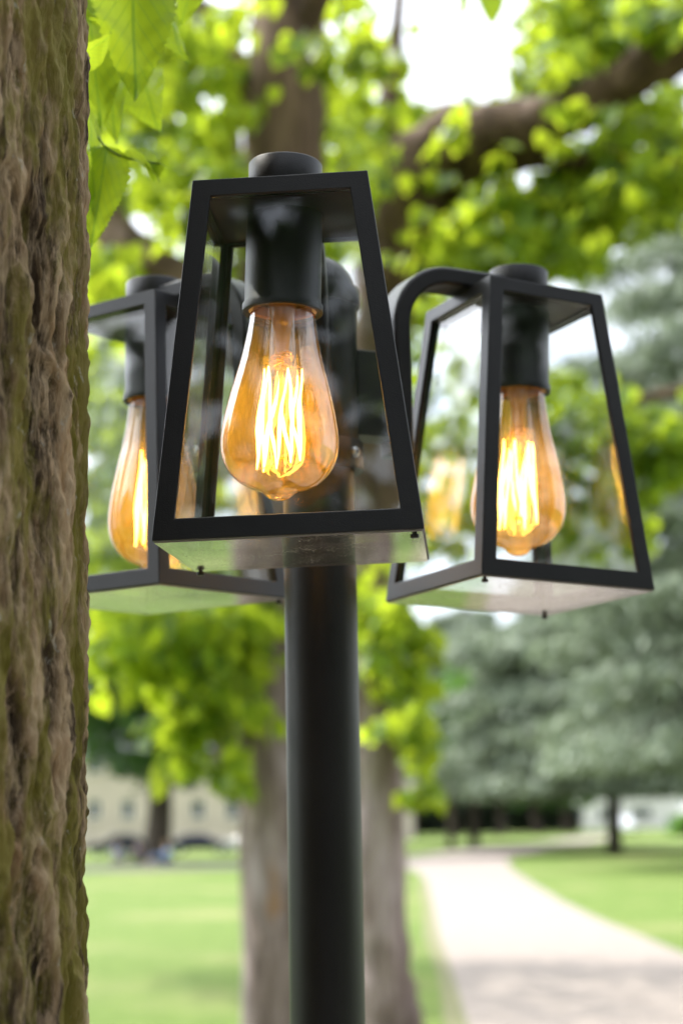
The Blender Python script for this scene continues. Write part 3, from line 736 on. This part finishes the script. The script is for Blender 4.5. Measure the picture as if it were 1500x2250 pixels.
for j, z in enumerate(zs):
    R0 = NR * (1 + .55 * math.exp(-max(z, 0) / .22) - .045 * (z - 1.6))
    for k, (x, y) in enumerate(CS):
        X, Y = x * NR, y * NR
        w1 = nn((X * 30, Y * 30, z * 20)); w2 = nn((X * 30 + 7, Y * 30, z * 20))
        big = 1 - abs(nn((X * 34 + w1 * .6, Y * 34 + w2 * .6, z * 4.2))) * 2.3
        r1 = 1 - abs(nn((X * 78 + w1 * 1.1, Y * 78 + w2 * 1.1, z * 9 + w1 * .7))) * 2.0
        r2 = 1 - abs(nn((X * 150 + w2, Y * 150 + w1, z * 24))) * 1.8
        cr_ = nn((X * 60 + 11, Y * 60, z * 46)); ti = nn((X * 430, Y * 430, z * 210)); sm = nn((X * 210, Y * 210, z * 75))
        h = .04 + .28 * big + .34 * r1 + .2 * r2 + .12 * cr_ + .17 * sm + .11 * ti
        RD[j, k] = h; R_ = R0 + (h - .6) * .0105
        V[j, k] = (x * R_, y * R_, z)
idx = np.arange(len(zs) * na).reshape(len(zs), na)
A_ = idx[:-1]; B_ = np.roll(A_, -1, 1); C_ = np.roll(idx[1:], -1, 1); D_ = idx[1:]
F_ = np.stack([A_, B_, C_, D_], -1).reshape(-1, 4)
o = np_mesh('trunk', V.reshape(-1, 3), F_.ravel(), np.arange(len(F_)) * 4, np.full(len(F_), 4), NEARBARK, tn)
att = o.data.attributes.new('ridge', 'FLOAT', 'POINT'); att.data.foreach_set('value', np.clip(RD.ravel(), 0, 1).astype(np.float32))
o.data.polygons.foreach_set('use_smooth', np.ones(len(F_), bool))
mb = MB(); mb.tube(*dense([Vector((-.3, .8, 4.9)), Vector((-1.2, 1.6, 6.4)), Vector((-2.6, 2.8, 7.8)), Vector((-4.2, 4.2, 8.8)), Vector((-5.5, 5, 9.6))], [.15, .13, .1, .06, .02]), 12, wob=.15)
mb.tube(*dense([Vector((-.3, .8, 4.8)), Vector((-.1, .2, 6.5)), Vector((.3, -.8, 8.4))], [.14, .1, .03]), 10, wob=.15)
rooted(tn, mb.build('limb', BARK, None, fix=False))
P2, D2, S2 = crown_fill((-4.0, 3.8, 8.2), (3.6, 3.2, 2.4), 8500, .16)  # unseen crown, set off towards the sun to shade lanterns and trunk
rooted(tn, leaves('crown', P2, D2, S2, LIME, None))

def big_leaf(base, tip, width, nrm, parent, bend=.15, fold=.25, serr=True, name='leaf', twist=0):
    base, tip = Vector(base), Vector(tip); d = tip - base; ln = d.length; d.normalize()
    nrm = Vector(nrm); nrm = (nrm - d * nrm.dot(d)).normalized(); s = d.cross(nrm)
    nu, nv = 40, 6; mb = MB(); vs = []; uvs = []
    for i in range(nu + 1):
        u = i / nu
        wd = (math.sin(math.pi * min(1, u ** .62)) ** .75) * (1 - .25 * u) * (1.0 if u > 0 else 0) * width / 2
        if u > .93: wd *= max(0, (1 - u) / .07) ** .6
        if serr and 0 < i < nu: wd *= 1 + (.07 if i % 2 else -.04)
        tw = twist * u
        for j in range(-nv, nv + 1):
            v = j / nv; x = v * wd; z = fold * abs(x) - bend * ln * (u * u) + bend * ln * u + .02 * ln * math.sin(9 * u + 4 * v) + .010 * ln * math.sin(abs(v) * 6 + u * 30) * abs(v)
            off = s * (x * math.cos(tw)) + nrm * (z + x * math.sin(tw)) + d * (u * ln - .06 * ln * abs(v) * math.sin(math.pi * (1 - u)) * (u < .35))
            vs.append(base + off); uvs.append((v * wd / (width / 2), u))
    m = 2 * nv + 1
    fs = [(i * m + j, i * m + j + 1, (i + 1) * m + j + 1, (i + 1) * m + j) for i in range(nu) for j in range(m - 1)]
    mb.add(vs, fs, 0, True)
    o = mb.build(name, BIGLEAF, None, fix=False); uvl = o.data.uv_layers.new(name='UVMap')
    for lp in o.data.loops: uvl.data[lp.index].uv = uvs[lp.vertex_index]
    rooted(tn, o); o.parent = parent; o.matrix_parent_inverse = parent.matrix_world.inverted() if False else Matrix.Translation(-tn.location)
    return o
def shoot(lst, r=.0011):
    p = [at(a, b_, Y) for a, b_, Y in lst]; p, rr = dense(p, [r] * len(p)); mb = MB(); mb.tube(p, [r * (1 - .5 * k / len(p)) for k in range(len(p))], 8); return mb
GREENSTEM = simple('green_stem', (.12, .2, .05), .5)
stem = rooted(tn, shoot([(60, -60, 1.08), (140, 130, 1.06), (185, 225, 1.04), (206, 285, 1.03), (236, 325, 1.02), (275, 346, 1.02), (318, 354, 1.02), (352, 360, 1.02)]).build('leafy_shoot', GREENSTEM))
stem2 = rooted(tn, shoot([(40, -300, 1.1), (180, -180, 1.08), (300, -90, 1.06), (420, -60, 1.06)], .0016).build('leafy_shoot', GREENSTEM))
def lf(b_, t_, w_, n_, Y=1.03, dY=0, **k):
    par = k.pop('par', tn)
    return big_leaf(at(b_[0], b_[1], Y), at(t_[0], t_[1], Y + dY), w_ * 1.3 / FPX * Y, n_, par, **k)
lf((288, -95), (297, 222), 168, (.25, -1, .3), 1.03, fold=.2)                  # the big one
lf((350, -70), (412, 140), 105, (-.85, -.5, .3), 1.05, fold=.5)
lf((196, 40), (222, 292), 108, (.3, -1, .3), 1.05)
lf((240, 90), (256, 316), 92, (-.3, -1, .2), 1.07)
lf((318, 160), (352, 290), 100, (-.5, -.8, .5), 1.08, bend=.35, fold=.4)
lf((160, 130), (246, 72), 62, (.2, -.45, -1), 1.0, bend=.3, fold=.5)
lf((236, 322), (200, 545), 100, (.15, -1, .15), 1.02, fold=.16)                # long lime leaf under the shoot
lf((186, 215), (200, 492), 95, (1, -.28, .1), 1.02, fold=.15)                  # seen almost edge on
lf((272, 345), (352, 400), 62, (.3, -.5, .9), 1.02, bend=.4, fold=.8)          # half-open end leaf
lf((345, 357), (372, 372), 34, (.1, -.8, .6), 1.02, bend=.4, fold=.7)
lf((330, 358), (338, 402), 40, (.5, -.8, .3), 1.02, bend=.3, fold=.6)
lf((200, -60), (225, 95), 90, (.2, -1, .4), 1.09)
lf((160, -40), (190, 140), 80, (.6, -1, .2), 1.1)
lf((430, -60), (395, 60), 60, (.5, -1, .4), 1.07, fold=.4)
stem3 = rooted(tn, shoot([(900, -240, 2.6), (960, -110, 2.6), (1040, -70, 2.6), (1075, -20, 2.6)], .0025).build('leafy_shoot', GREENSTEM))
lf((1068, -30), (1080, 58), 62, (.3, -1, .3), 2.6)
lf((1005, -40), (1010, 46), 36, (.9, -.6, .3), 2.6, fold=.5)
lf((955, -70), (968, 14), 40, (.6, -1, .3), 2.6)

# a tree standing behind the photographer: its shade darkens the faces turned to the camera
tb = empty('lime_tree', (.5, -4.2, 0))
tag(tb, 'lime tree standing behind the viewpoint, mirrored dimly in the lantern glass', 'tree')
mb = MB(); mb.tube(*dense([Vector((.5, -4.2, -.05)), Vector((.48, -4.2, .5)), Vector((.45, -4.2, 2.5)), Vector((.5, -4.3, 5)), Vector((.5, -4.2, 9))], [.5, .34, .3, .24, .06]), 18, wob=.12)
rooted(tb, mb.build('trunk', BARK, None, fix=False))
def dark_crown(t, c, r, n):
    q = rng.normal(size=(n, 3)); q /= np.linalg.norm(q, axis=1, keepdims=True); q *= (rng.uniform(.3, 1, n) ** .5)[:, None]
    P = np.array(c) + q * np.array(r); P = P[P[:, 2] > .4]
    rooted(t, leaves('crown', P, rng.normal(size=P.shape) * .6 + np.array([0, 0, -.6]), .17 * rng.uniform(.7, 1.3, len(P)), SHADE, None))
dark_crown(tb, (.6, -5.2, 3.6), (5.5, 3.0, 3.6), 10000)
tb2 = empty('lime_tree', (7.5, -3.4, 0))
tag(tb2, 'leafy tree right of the viewpoint, mirrored in the right lantern panes', 'tree')
mb = MB(); mb.tube(*dense([Vector((7.5, -3.4, -.05)), Vector((7.5, -3.4, .5)), Vector((7.45, -3.4, 2.5)), Vector((7.5, -3.5, 5)), Vector((7.5, -3.4, 8))], [.46, .3, .27, .2, .06]), 18, wob=.12)
rooted(tb2, mb.build('trunk', BARK, None, fix=False))
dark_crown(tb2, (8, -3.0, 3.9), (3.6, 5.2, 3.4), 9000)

tb3 = empty('lime_tree', (-8.5, -1.5, 0))
tag(tb3, 'leafy tree left of the viewpoint, mirrored in the left lantern panes', 'tree')
mb = MB(); mb.tube(*dense([Vector((-8.5, -1.5, -.05)), Vector((-8.5, -1.5, .5)), Vector((-8.45, -1.5, 2.5)), Vector((-8.5, -1.4, 4)), Vector((-8.5, -1.5, 6))], [.44, .28, .24, .18, .05]), 18, wob=.12)
rooted(tb3, mb.build('trunk', BARK, None, fix=False))
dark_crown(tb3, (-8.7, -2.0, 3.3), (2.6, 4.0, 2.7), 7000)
tb4 = empty('lime_tree', (-15.6, 13.4, 0))  # unseen tree, placed and sized to keep bright sky out of the pane
tag(tb4, 'leafy tree on the left lawn beyond the frame, mirrored in the right lantern', 'tree')
mb = MB(); mb.tube(*dense([Vector((-15.6, 13.4, -.05)), Vector((-15.6, 13.4, .5)), Vector((-15.6, 13.4, 2.5)), Vector((-15.6, 13.4, 4)), Vector((-15.6, 13.4, 6))], [.44, .28, .24, .18, .05]), 18, wob=.12)
rooted(tb4, mb.build('trunk', BARK, None, fix=False))
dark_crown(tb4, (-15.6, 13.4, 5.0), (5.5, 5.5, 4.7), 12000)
# ------------------------------------------------------------------ far trees
def far_tree(name, label, base, ht, cr_r, cr_z, trunk_r, mat, n, leaf, group=None, lumps=9, bark_=None, seed=0):
    r_ = np.random.default_rng(seed + 11)
    t = empty(name, base); tag(t, label, 'tree', group)
    mb = MB(); x = r_.uniform(-.2, .2, 4) * trunk_r * 3
    pts = [Vector((0, 0, -.1)), Vector((x[0] * .2, 0, ht * .06)), Vector((x[0], x[1], cr_z * .8)), Vector((x[2], x[3], ht * .6)), Vector((x[2], x[3], ht * .92))]
    p, rr = dense(pts, [trunk_r * 1.6, trunk_r * 1.1, trunk_r, trunk_r * .6, trunk_r * .12], 5); mb.tube(p, rr, 12, wob=.1)
    C = []
    for k in range(lumps):
        a = 2 * math.pi * (k * .618 + r_.uniform(0, .2)); u = (k + .5) / lumps
        hz = cr_z + (ht - cr_z) * (.1 + .78 * u); rr_ = cr_r * math.sin(math.pi * (.18 + .72 * u)) ** .8 * r_.uniform(.35, .72)
        c = np.array([rr_ * math.cos(a), rr_ * math.sin(a), hz]); C.append(c)
        mb.tube([Vector((x[2] * u, x[3] * u, hz - rr_ * .55)), Vector(c) * .6 + Vector((0, 0, .4 * hz - .1 * rr_)), Vector(c)], [trunk_r * .4, trunk_r * .25, trunk_r * .08], 8)
    mb.build('trunk', bark_ or BARK_DARK, t, fix=False)
    C = np.array(C); which = r_.integers(0, lumps, n)
    q = r_.normal(size=(n, 3)); q /= np.linalg.norm(q, axis=1, keepdims=True); q *= (r_.uniform(.25, 1, n) ** .5)[:, None]
    size = cr_r * r_.uniform(.42, .7, lumps)
    P = C[which] + q * size[which][:, None] * np.array([1, 1, .72])
    P = P[P[:, 2] > cr_z * .86]
    quads('crown', P, leaf * r_.uniform(.6, 1.3, len(P)), mat, t, None, .7)
    return t
def cedar(name, label, base, ht, rad_, low, trunk_r, nb, needle, seed, group=None):
    needle *= .55
    r_ = np.random.default_rng(seed); t = empty(name, base); tag(t, label, 'tree', group)
    mb = MB(); p, rr = dense([Vector((0, 0, -.1)), Vector((0, 0, .5)), Vector((.1, 0, ht * .5)), Vector((0, 0, ht))], [trunk_r * 1.7, trunk_r * 1.05, trunk_r * .7, .04]); mb.tube(p, rr, 14, wob=.1)
    P, D = [], []
    for b_ in range(nb):
        u = (b_ + r_.uniform(0, 1)) / nb; z = low + (ht * .97 - low) * u ** 1.15
        L_ = rad_ * (1 - u) ** .5 * r_.uniform(.7, 1.1) + .6; a = b_ * 2.399 + r_.uniform(-.3, .3)
        dx, dy = math.cos(a), math.sin(a); droop = min(r_.uniform(.12, .4), .12 + max(0, z - low * .85) / L_)
        pts = [Vector((dx * L_ * s, dy * L_ * s, z + L_ * (.12 * s - droop * s * s))) for s in (0, .25, .5, .75, 1)]
        mb.tube(pts, [max(.02, trunk_r * .22 * (1 - s) + .015) for s in (0, .25, .5, .75, 1)], 6, caps=False)
        m = int(60 + 170 * L_)
        s = r_.uniform(.12, 1, m) ** .8
        c = np.stack([dx * L_ * s, dy * L_ * s, z + L_ * (.12 * s - droop * s * s)], 1)
        spread = .30 * L_ * (1 - .55 * s)
        side = r_.normal(size=m) * spread
        c[:, 0] += -dy * side; c[:, 1] += dx * side; c[:, 2] += -np.abs(r_.normal(size=m)) * .38 - .1 * np.abs(side)
        P.append(c); D.append(np.tile([dx * .5, dy * .5, -.75], (m, 1)))
    P = np.concatenate(P); D = np.concatenate(D)
    keep = P[:, 2] > low * .8; P, D = P[keep], D[keep]
    mb.build('trunk', BARK_DARK, t, fix=False)
    quads('crown', P, needle * r_.uniform(.6, 1.3, len(P)), BLUE, t, D, .38)
    return t

b = grd(1350, 1874); cedar('cedar_tree', 'blue-grey cedar with bare leaning trunk beside the path bend', b, 14, 9.5, 3.0, .30, 80, .75, 5)
cedar('cedar_tree', 'tall silvery cedar rising at the right edge above the lawn', (11.9, 52, 0), 24, 8, 3.6, .5, 74, .6, 8)
cedar('cedar_tree', 'blue-grey cedar with drooping boughs behind the path bend', (7.2, 100, 0), 14, 9, 5.2, .28, 70, .75, 13)
b = grd(990, 1866); far_tree('broadleaf_tree', 'slim dark trunked tree on the grass strip beyond the path', b, 9, 3.6, 3.3, .17, MIDG, 2600, .5, seed=2)
b = grd(345, 1893); far_tree('broadleaf_tree', 'dark green tree with thick trunk on the lawn before the pale building', b, 13, 6.2, 3.5, .5, DEEP, 9000, .5, seed=4, lumps=14)
far_tree('broadleaf_tree', 'dark green tree at the far left behind the mossy trunk', (-19, 84, -.2), 12, 5, 3.4, .4, DEEP, 5000, .55, seed=5, lumps=12)
for k, (px, Y, h_, lab) in enumerate(((905, 150, 13, 'dark shaded tree at the left end of the wood beyond the path'), (1000, 156, 15, 'dark shaded tree in the wood directly above the grass strip'), (1100, 152, 14, 'shaded tree in the middle of the wood left of the path end'), (1180, 158, 15, 'shaded tree beside the black gap in the wood'), (1245, 162, 14, 'shaded tree next to the white house at the wood end'))):
    p = at(px, 1820, Y); far_tree('broadleaf_tree', lab, (p.x, Y, 0), h_, 5.2, 2.6, .35, MIDG if k % 2 == 0 else DEEP, 3600, .7, 'trees of the wood beyond the path', seed=20 + k, lumps=11)
far_tree('broadleaf_tree', 'rounded green tree behind the white house at the far right', (42, 205, 0), 14, 7, 3, .4, MIDG, 3800, .9, seed=40, lumps=12)
def hedge(name, label, x0, x1, y, h_, d_, mat, n, leaf):
    t = empty(name, ((x0 + x1) / 2, y, 0)); tag(t, label, 'hedge' if name == 'hedge' else 'bush')
    P = np.stack([rng.uniform(-1, 1, n) * (x1 - x0) / 2, rng.uniform(-1, 1, n) * d_, rng.uniform(0, 1, n) ** .8], 1)
    top = np.array([h_ * (.8 + .3 * noise.noise(Vector((p[0] * .35, p[1] * .4, 3.1 + x0)))) * (1 - .35 * (abs(p[0]) / ((x1 - x0) / 2)) ** 4) for p in P]); P[:, 2] *= top
    quads('foliage', P, leaf * rng.uniform(.6, 1.3, n), mat, t, None, .8)
    mb = MB()
    for k in range(9):
        xx = (k / 8 - .5) * (x1 - x0) * .9; mb.tube([(xx, 0, -.1), (xx + .1, 0, h_ * .4), (xx + .3, .1, h_ * .75)], [.09, .06, .02], 6)
    mb.build('woody_stem', BARK_DARK, t, fix=False); return t
hedge('hedge', 'dark evergreen hedge closing the wood behind the grass strip', 4.0, 22.5, 172, 4.6, 2, YEW, 4200, .8)
hedge('bush', 'low bright green bush at the right edge near the white house', 23.5, 33, 128, 2.0, 1.6, MIDG, 2600, .4)

# ------------------------------------------------------------------ buildings
STUCCO = simple('beige_stucco', (.55, .48, .4), .9, 0, .2, .08, .6)
WHITEWALL = simple('white_render', (.68, .66, .66), .9, 0, .2, .06, .6)
SLATE = simple('slate_roof', (.11, .11, .12), .7, 0, .3, .2, 2)
WINGLASS = simple('dark_window_glass', (.05, .07, .08), .08, 0, .6)
FRAMEW = simple('white_frame', (.7, .7, .68), .5)
STONE = simple('stone_trim', (.55, .5, .43), .8)
def building(name, label, loc, W, Dp, H, wins, wallm, roof_h, door=None):
    t = empty(name, loc); tag(t, label, 'building')
    # wall with real openings on the front face
    xs_ = sorted({-W / 2, W / 2, *[x - w_ / 2 for x, z, w_, h_ in wins], *[x + w_ / 2 for x, z, w_, h_ in wins]})
    zs_ = sorted({0, H, *[z - h_ / 2 for x, z, w_, h_ in wins], *[z + h_ / 2 for x, z, w_, h_ in wins]})
    mb = MB()
    for i in range(len(xs_) - 1):
        for j in range(len(zs_) - 1):
            cx, cz = (xs_[i] + xs_[i + 1]) / 2, (zs_[j] + zs_[j + 1]) / 2
            if any(abs(cx - x) < w_ / 2 and abs(cz - z) < h_ / 2 for x, z, w_, h_ in wins): continue
            mb.add([(xs_[i], 0, zs_[j]), (xs_[i + 1], 0, zs_[j]), (xs_[i + 1], 0, zs_[j + 1]), (xs_[i], 0, zs_[j + 1])], [(0, 1, 2, 3)])
    for x, z, w_, h_ in wins:
        a, b_, c, d = x - w_ / 2, x + w_ / 2, z - h_ / 2, z + h_ / 2; q = .3
        mb.add([(a, 0, c), (b_, 0, c), (b_, 0, d), (a, 0, d), (a, q, c), (b_, q, c), (b_, q, d), (a, q, d)], [(0, 4, 5, 1), (1, 5, 6, 2), (2, 6, 7, 3), (3, 7, 4, 0)])
    mb.add([(-W / 2, 0, 0), (W / 2, 0, 0), (W / 2, Dp, 0), (-W / 2, Dp, 0), (-W / 2, 0, H), (W / 2, 0, H), (W / 2, Dp, H), (-W / 2, Dp, H)], [(1, 2, 6, 5), (2, 3, 7, 6), (3, 0, 4, 7)])
    mb.add([(-W / 2, 0, H), (-W / 2, Dp, H), (-W / 2, Dp / 2, H + roof_h)], [(0, 1, 2)]); mb.add([(W / 2, 0, H), (W / 2, Dp, H), (W / 2, Dp / 2, H + roof_h)], [(0, 2, 1)])
    mb.build('wall', wallm, t, fix=False)
    mb = MB(); e = .5
    for th in (0, .18):
        mb.add([(-W / 2 - e, -e, H - .1 + th), (W / 2 + e, -e, H - .1 + th), (W / 2 + e, Dp / 2, H + roof_h + .1 + th), (-W / 2 - e, Dp / 2, H + roof_h + .1 + th), (-W / 2 - e, Dp + e, H - .1 + th), (W / 2 + e, Dp + e, H - .1 + th)], [(0, 1, 2, 3), (3, 2, 5, 4)])
    rf = mb.build('roof', SLATE, t, fix=False)
    for k, xx in enumerate((-W * .3, W * .25)):
        mb = MB(); mb.box((xx, Dp / 2, H + roof_h + .5), (.5, .4, .9)); mb.build('chimney', wallm, rf)
    for x, z, w_, h_ in wins:
        fr = MB()
        for cx, cz, hx, hz in ((x - w_ / 2 + .05, z, .05, h_ / 2), (x + w_ / 2 - .05, z, .05, h_ / 2), (x, z + h_ / 2 - .05, w_ / 2 - .1, .05), (x, z - h_ / 2 + .05, w_ / 2 - .1, .05), (x, z, .03, h_ / 2 - .1)):
            fr.box((cx, .22, cz), (hx, .04, hz))
        wo = fr.build('window', FRAMEW, t)
        mb = MB(); mb.box((x, .25, z), (w_ / 2 - .02, .01, h_ / 2 - .02)); mb.build('pane', WINGLASS, wo)
        mb = MB(); mb.box((x, -.06, z - h_ / 2 - .06), (w_ / 2 + .12, .1, .055)); mb.build('sill', STONE, wo)
    return t
BY = 138.0; bl = at(350, 1800, BY).x
wins = []
for k, px in enumerate((60, 134, 207, 281, 355, 435, 510, 585, 660, 735)):
    p = at(px, 1778, BY)
    for z in (p.z + .55, p.z + 4.1): wins.append((p.x - bl, z, 1.05, 1.5))
building('stone_building', 'long beige rendered building with rows of dark windows beyond the left lawn', (bl, BY, -.55), 40, 11, 7.4, wins, STUCCO, 3.2)
hx = at(1365, 1800, 192).x
building('white_house', 'white house glimpsed beside the cedar trunk at the far right', (hx, 192, 0), 13, 9, 5.6, [(-4.6, 1.7, 1, 1.4), (-1.6, 1.7, 1.8, 1.4), (2.2, 1.7, 2.4, 1.2), (-3.4, 4.3, 1, 1.2), (.6, 4.3, 1, 1.2), (4.0, 4.3, 1, 1.2)], WHITEWALL, 2.6)

# ------------------------------------------------------------------ cars
TYRE = simple('tyre_rubber', (.02, .02, .02), .8); RIM = simple('alloy_rim', (.5, .5, .52), .3, .8)
WINCAR = simple('tinted_car_window', (.012, .014, .018), .35, 0, .2)
LAMPW = simple('headlamp_glass', (.7, .7, .7), .1); LAMPR = simple('tail_lamp', (.4, .02, .02), .2)
def car(paint, label, loc, rz, L_=4.3, H_=1.42):
    t = empty('parked_car', loc, rz); tag(t, label, 'car', 'cars parked before the pale building' if 'navy' in label or 'black' in label or 'silver' in label else None)
    lo = [(-L_ / 2, .32), (-L_ / 2 + .05, .62), (-L_ / 2 + .25, .8), (-L_ * .22, .92), (L_ * .36, .95), (L_ / 2 - .04, .85), (L_ / 2, .5), (L_ / 2 - .05, .3)]
    up = [(-L_ * .23, .91), (-L_ * .08, H_ - .04), (L_ * .05, H_), (L_ * .24, H_ - .06), (L_ * .4, .94)]
    def extr(mb, prof, w0, w1, mi=0):
        n = len(prof); vs = []
        zmin = min(z for x, z in prof); zmax = max(z for x, z in prof)
        for s in (-1, 1):
            for x, z in prof: vs.append((x, s * (w0 + (w1 - w0) * (z - zmin) / (zmax - zmin)), z))
        mb.add(vs, [tuple(range(n)), tuple(range(2 * n - 1, n - 1, -1))] + [(k, k + n, (k + 1) % n + n, (k + 1) % n) for k in range(n)], mi)
    mb = MB(); extr(mb, lo, .86, .84); extr(mb, up, .8, .58); mb.build('body', paint, t, .05, 3)
    sc_ = [(x * .93 + .03, .93 + (z - .91) * .8) for x, z in up]
    mb = MB(); extr(mb, sc_, .812, .64); mb.build('side_window', WINCAR, t, .02)
    for sx in (-1, 1):
        for sy in (-1, 1):
            M = Matrix.Translation((sx * L_ * .31, sy * .78, .32)) @ Matrix.Rotation(rad(90), 4, 'X')
            mb = MB(); mb.lathe([(.2, -.1), (.3, -.1), (.32, -.07), (.32, .07), (.3, .1), (.2, .1)], 28, 0, M); wh = mb.build('wheel', TYRE, t)
            mb = MB(); mb.lathe([(0, -.08), (.2, -.08), (.2, .08), (0, .08)], 20, 0, M); mb.build('rim', RIM, wh)
    for sy in (-1, 1):
        mb = MB(); mb.box((-L_ / 2 + .1, sy * .62, .68), (.08, .17, .07)); mb.build('headlight', LAMPW, t, .02)
        mb = MB(); mb.box((L_ / 2 - .05, sy * .66, .76), (.06, .14, .08)); mb.build('tail_light', LAMPR, t, .02)
    return t
BLACKP = simple('black_car_paint', (.008, .008, .012), .4, 0, .25); NAVY = simple('navy_car_paint', (.012, .014, .035), .4, 0, .25)
SILVER = simple('silver_car_paint', (.62, .6, .62), .3, .2); WHITEP = simple('white_car_paint', (.8, .8, .8), .3)
YC = 118.0
for px, m_, lab, dz in ((262, BLACKP, 'black parked car left of the thick dark tree trunk', 0), (440, NAVY, 'dark navy parked car between the two tree trunks', -.05), (548, SILVER, 'silver parked car half hidden behind the lime trunk', .05)):
    p = at(px, 1830, YC); car(m_, lab, (p.x, YC, height(p.x, YC) - .02), 0 if px != 440 else math.pi, 4.3, 1.42 + dz)
p = at(1372, 1835, 150); car(WHITEP, 'small white car added for a bright spot just right of the cedar trunk', (p.x, 150, 0), rad(75), 3.9, 1.5)  # car put in to give the round bright highlight here

# ------------------------------------------------------------------ people sitting on the grass
def person(label, px, py, shirt, trousers, hair, face=0, seed=0):
    b_ = grd(px, py); t = empty('person', b_, face); tag(t, label, 'person', 'people sitting on the lawn')
    def skin(name, V, E, R, mat, root=0):
        me = bpy.data.meshes.new(name); me.from_pydata([Vector(v) for v in V], E, []); me.materials.append(mat)
        o = bpy.data.objects.new(name, me); col.objects.link(o); o.parent = t
        m = o.modifiers.new('skin', 'SKIN'); m.use_smooth_shade = True
        for k, d in enumerate(o.data.skin_vertices[0].data): d.radius = (R[k], R[k]); d.use_root = (k == root)
        o.modifiers.new('sub', 'SUBSURF').render_levels = 1; return o
    hip, ch, nk, hd, ht_ = (0, 0, .13), (0, .05, .48), (0, .04, .62), (0, 0, .72), (0, 0, .86)
    V = [hip, ch, nk, hd, ht_]; E = [(0, 1), (1, 2), (2, 3), (3, 4)]; R = [.15, .16, .055, .085, .07]
    for s in (-1, 1):
        k = len(V); V += [(s * .18, .04, .53), (s * .27, .0, .3), (s * .2, -.28, .24), (s * .17, -.36, .22)]; E += [(1, k), (k, k + 1), (k + 1, k + 2), (k + 2, k + 3)]; R += [.06, .048, .036, .03]
        k = len(V); V += [(s * .12, -.06, .12), (s * .24, -.42, .40), (s * .16, -.68, .06), (s * .17, -.84, .045)]; E += [(0, k), (k, k + 1), (k + 1, k + 2), (k + 2, k + 3)]; R += [.09, .062, .045, .035]
    skin('body', V, E, R, SKIN)
    V = [hip, ch, (0, .045, .565)]; E = [(0, 1), (1, 2)]; R = [.162, .175, .075]
    for s in (-1, 1):
        k = len(V); V += [(s * .18, .04, .53), (s * .25, .01, .36)]; E += [(1, k), (k, k + 1)]; R += [.072, .066]
    skin('shirt', V, E, R, shirt)
    V = [(0, 0, .13)]; E = []; R = [.168]
    for s in (-1, 1):
        k = len(V); V += [(s * .12, -.06, .12), (s * .24, -.42, .40), (s * .165, -.65, .1)]; E += [(0, k), (k, k + 1), (k + 1, k + 2)]; R += [.1, .073, .056]
    skin('trousers', V, E, R, trousers)
    mb = MB(); mb.lathe([(.095, -.02), (.102, .03), (.09, .085), (.05, .115), (0, .122)], 16, 0, Matrix.Translation((0, .022, .775))); mb.build('hair', hair, t)
    mb = MB(); mb.lathe([(0, -.012), (.012, -.01), (.016, .005), (.008, .025), (0, .03)], 8, 0, Matrix.Translation((0, -.088, .77))); mb.build('nose', SKIN, t)
SKIN = simple('skin', (.5, .32, .24), .55)
cl = lambda n, c: simple(n, c, .8)
person('person in a pale blue shirt sitting leftmost of the group on the grass', 258, 1893, cl('pale_blue_cloth', (.35, .45, .62)), cl('grey_cloth', (.25, .25, .3)), cl('brown_hair', (.05, .03, .02)), rad(15))
person('person in a purple-grey top sitting in the middle of the group', 303, 1892, cl('mauve_cloth', (.25, .2, .28)), cl('dark_blue_cloth', (.06, .07, .14)), cl('dark_hair', (.02, .015, .012)), rad(-25))
person('person in a blue top sitting against the thick dark trunk', 366, 1899, cl('blue_cloth', (.12, .3, .55)), cl('denim_cloth', (.1, .14, .25)), cl('fair_hair', (.3, .2, .1)), rad(-60))
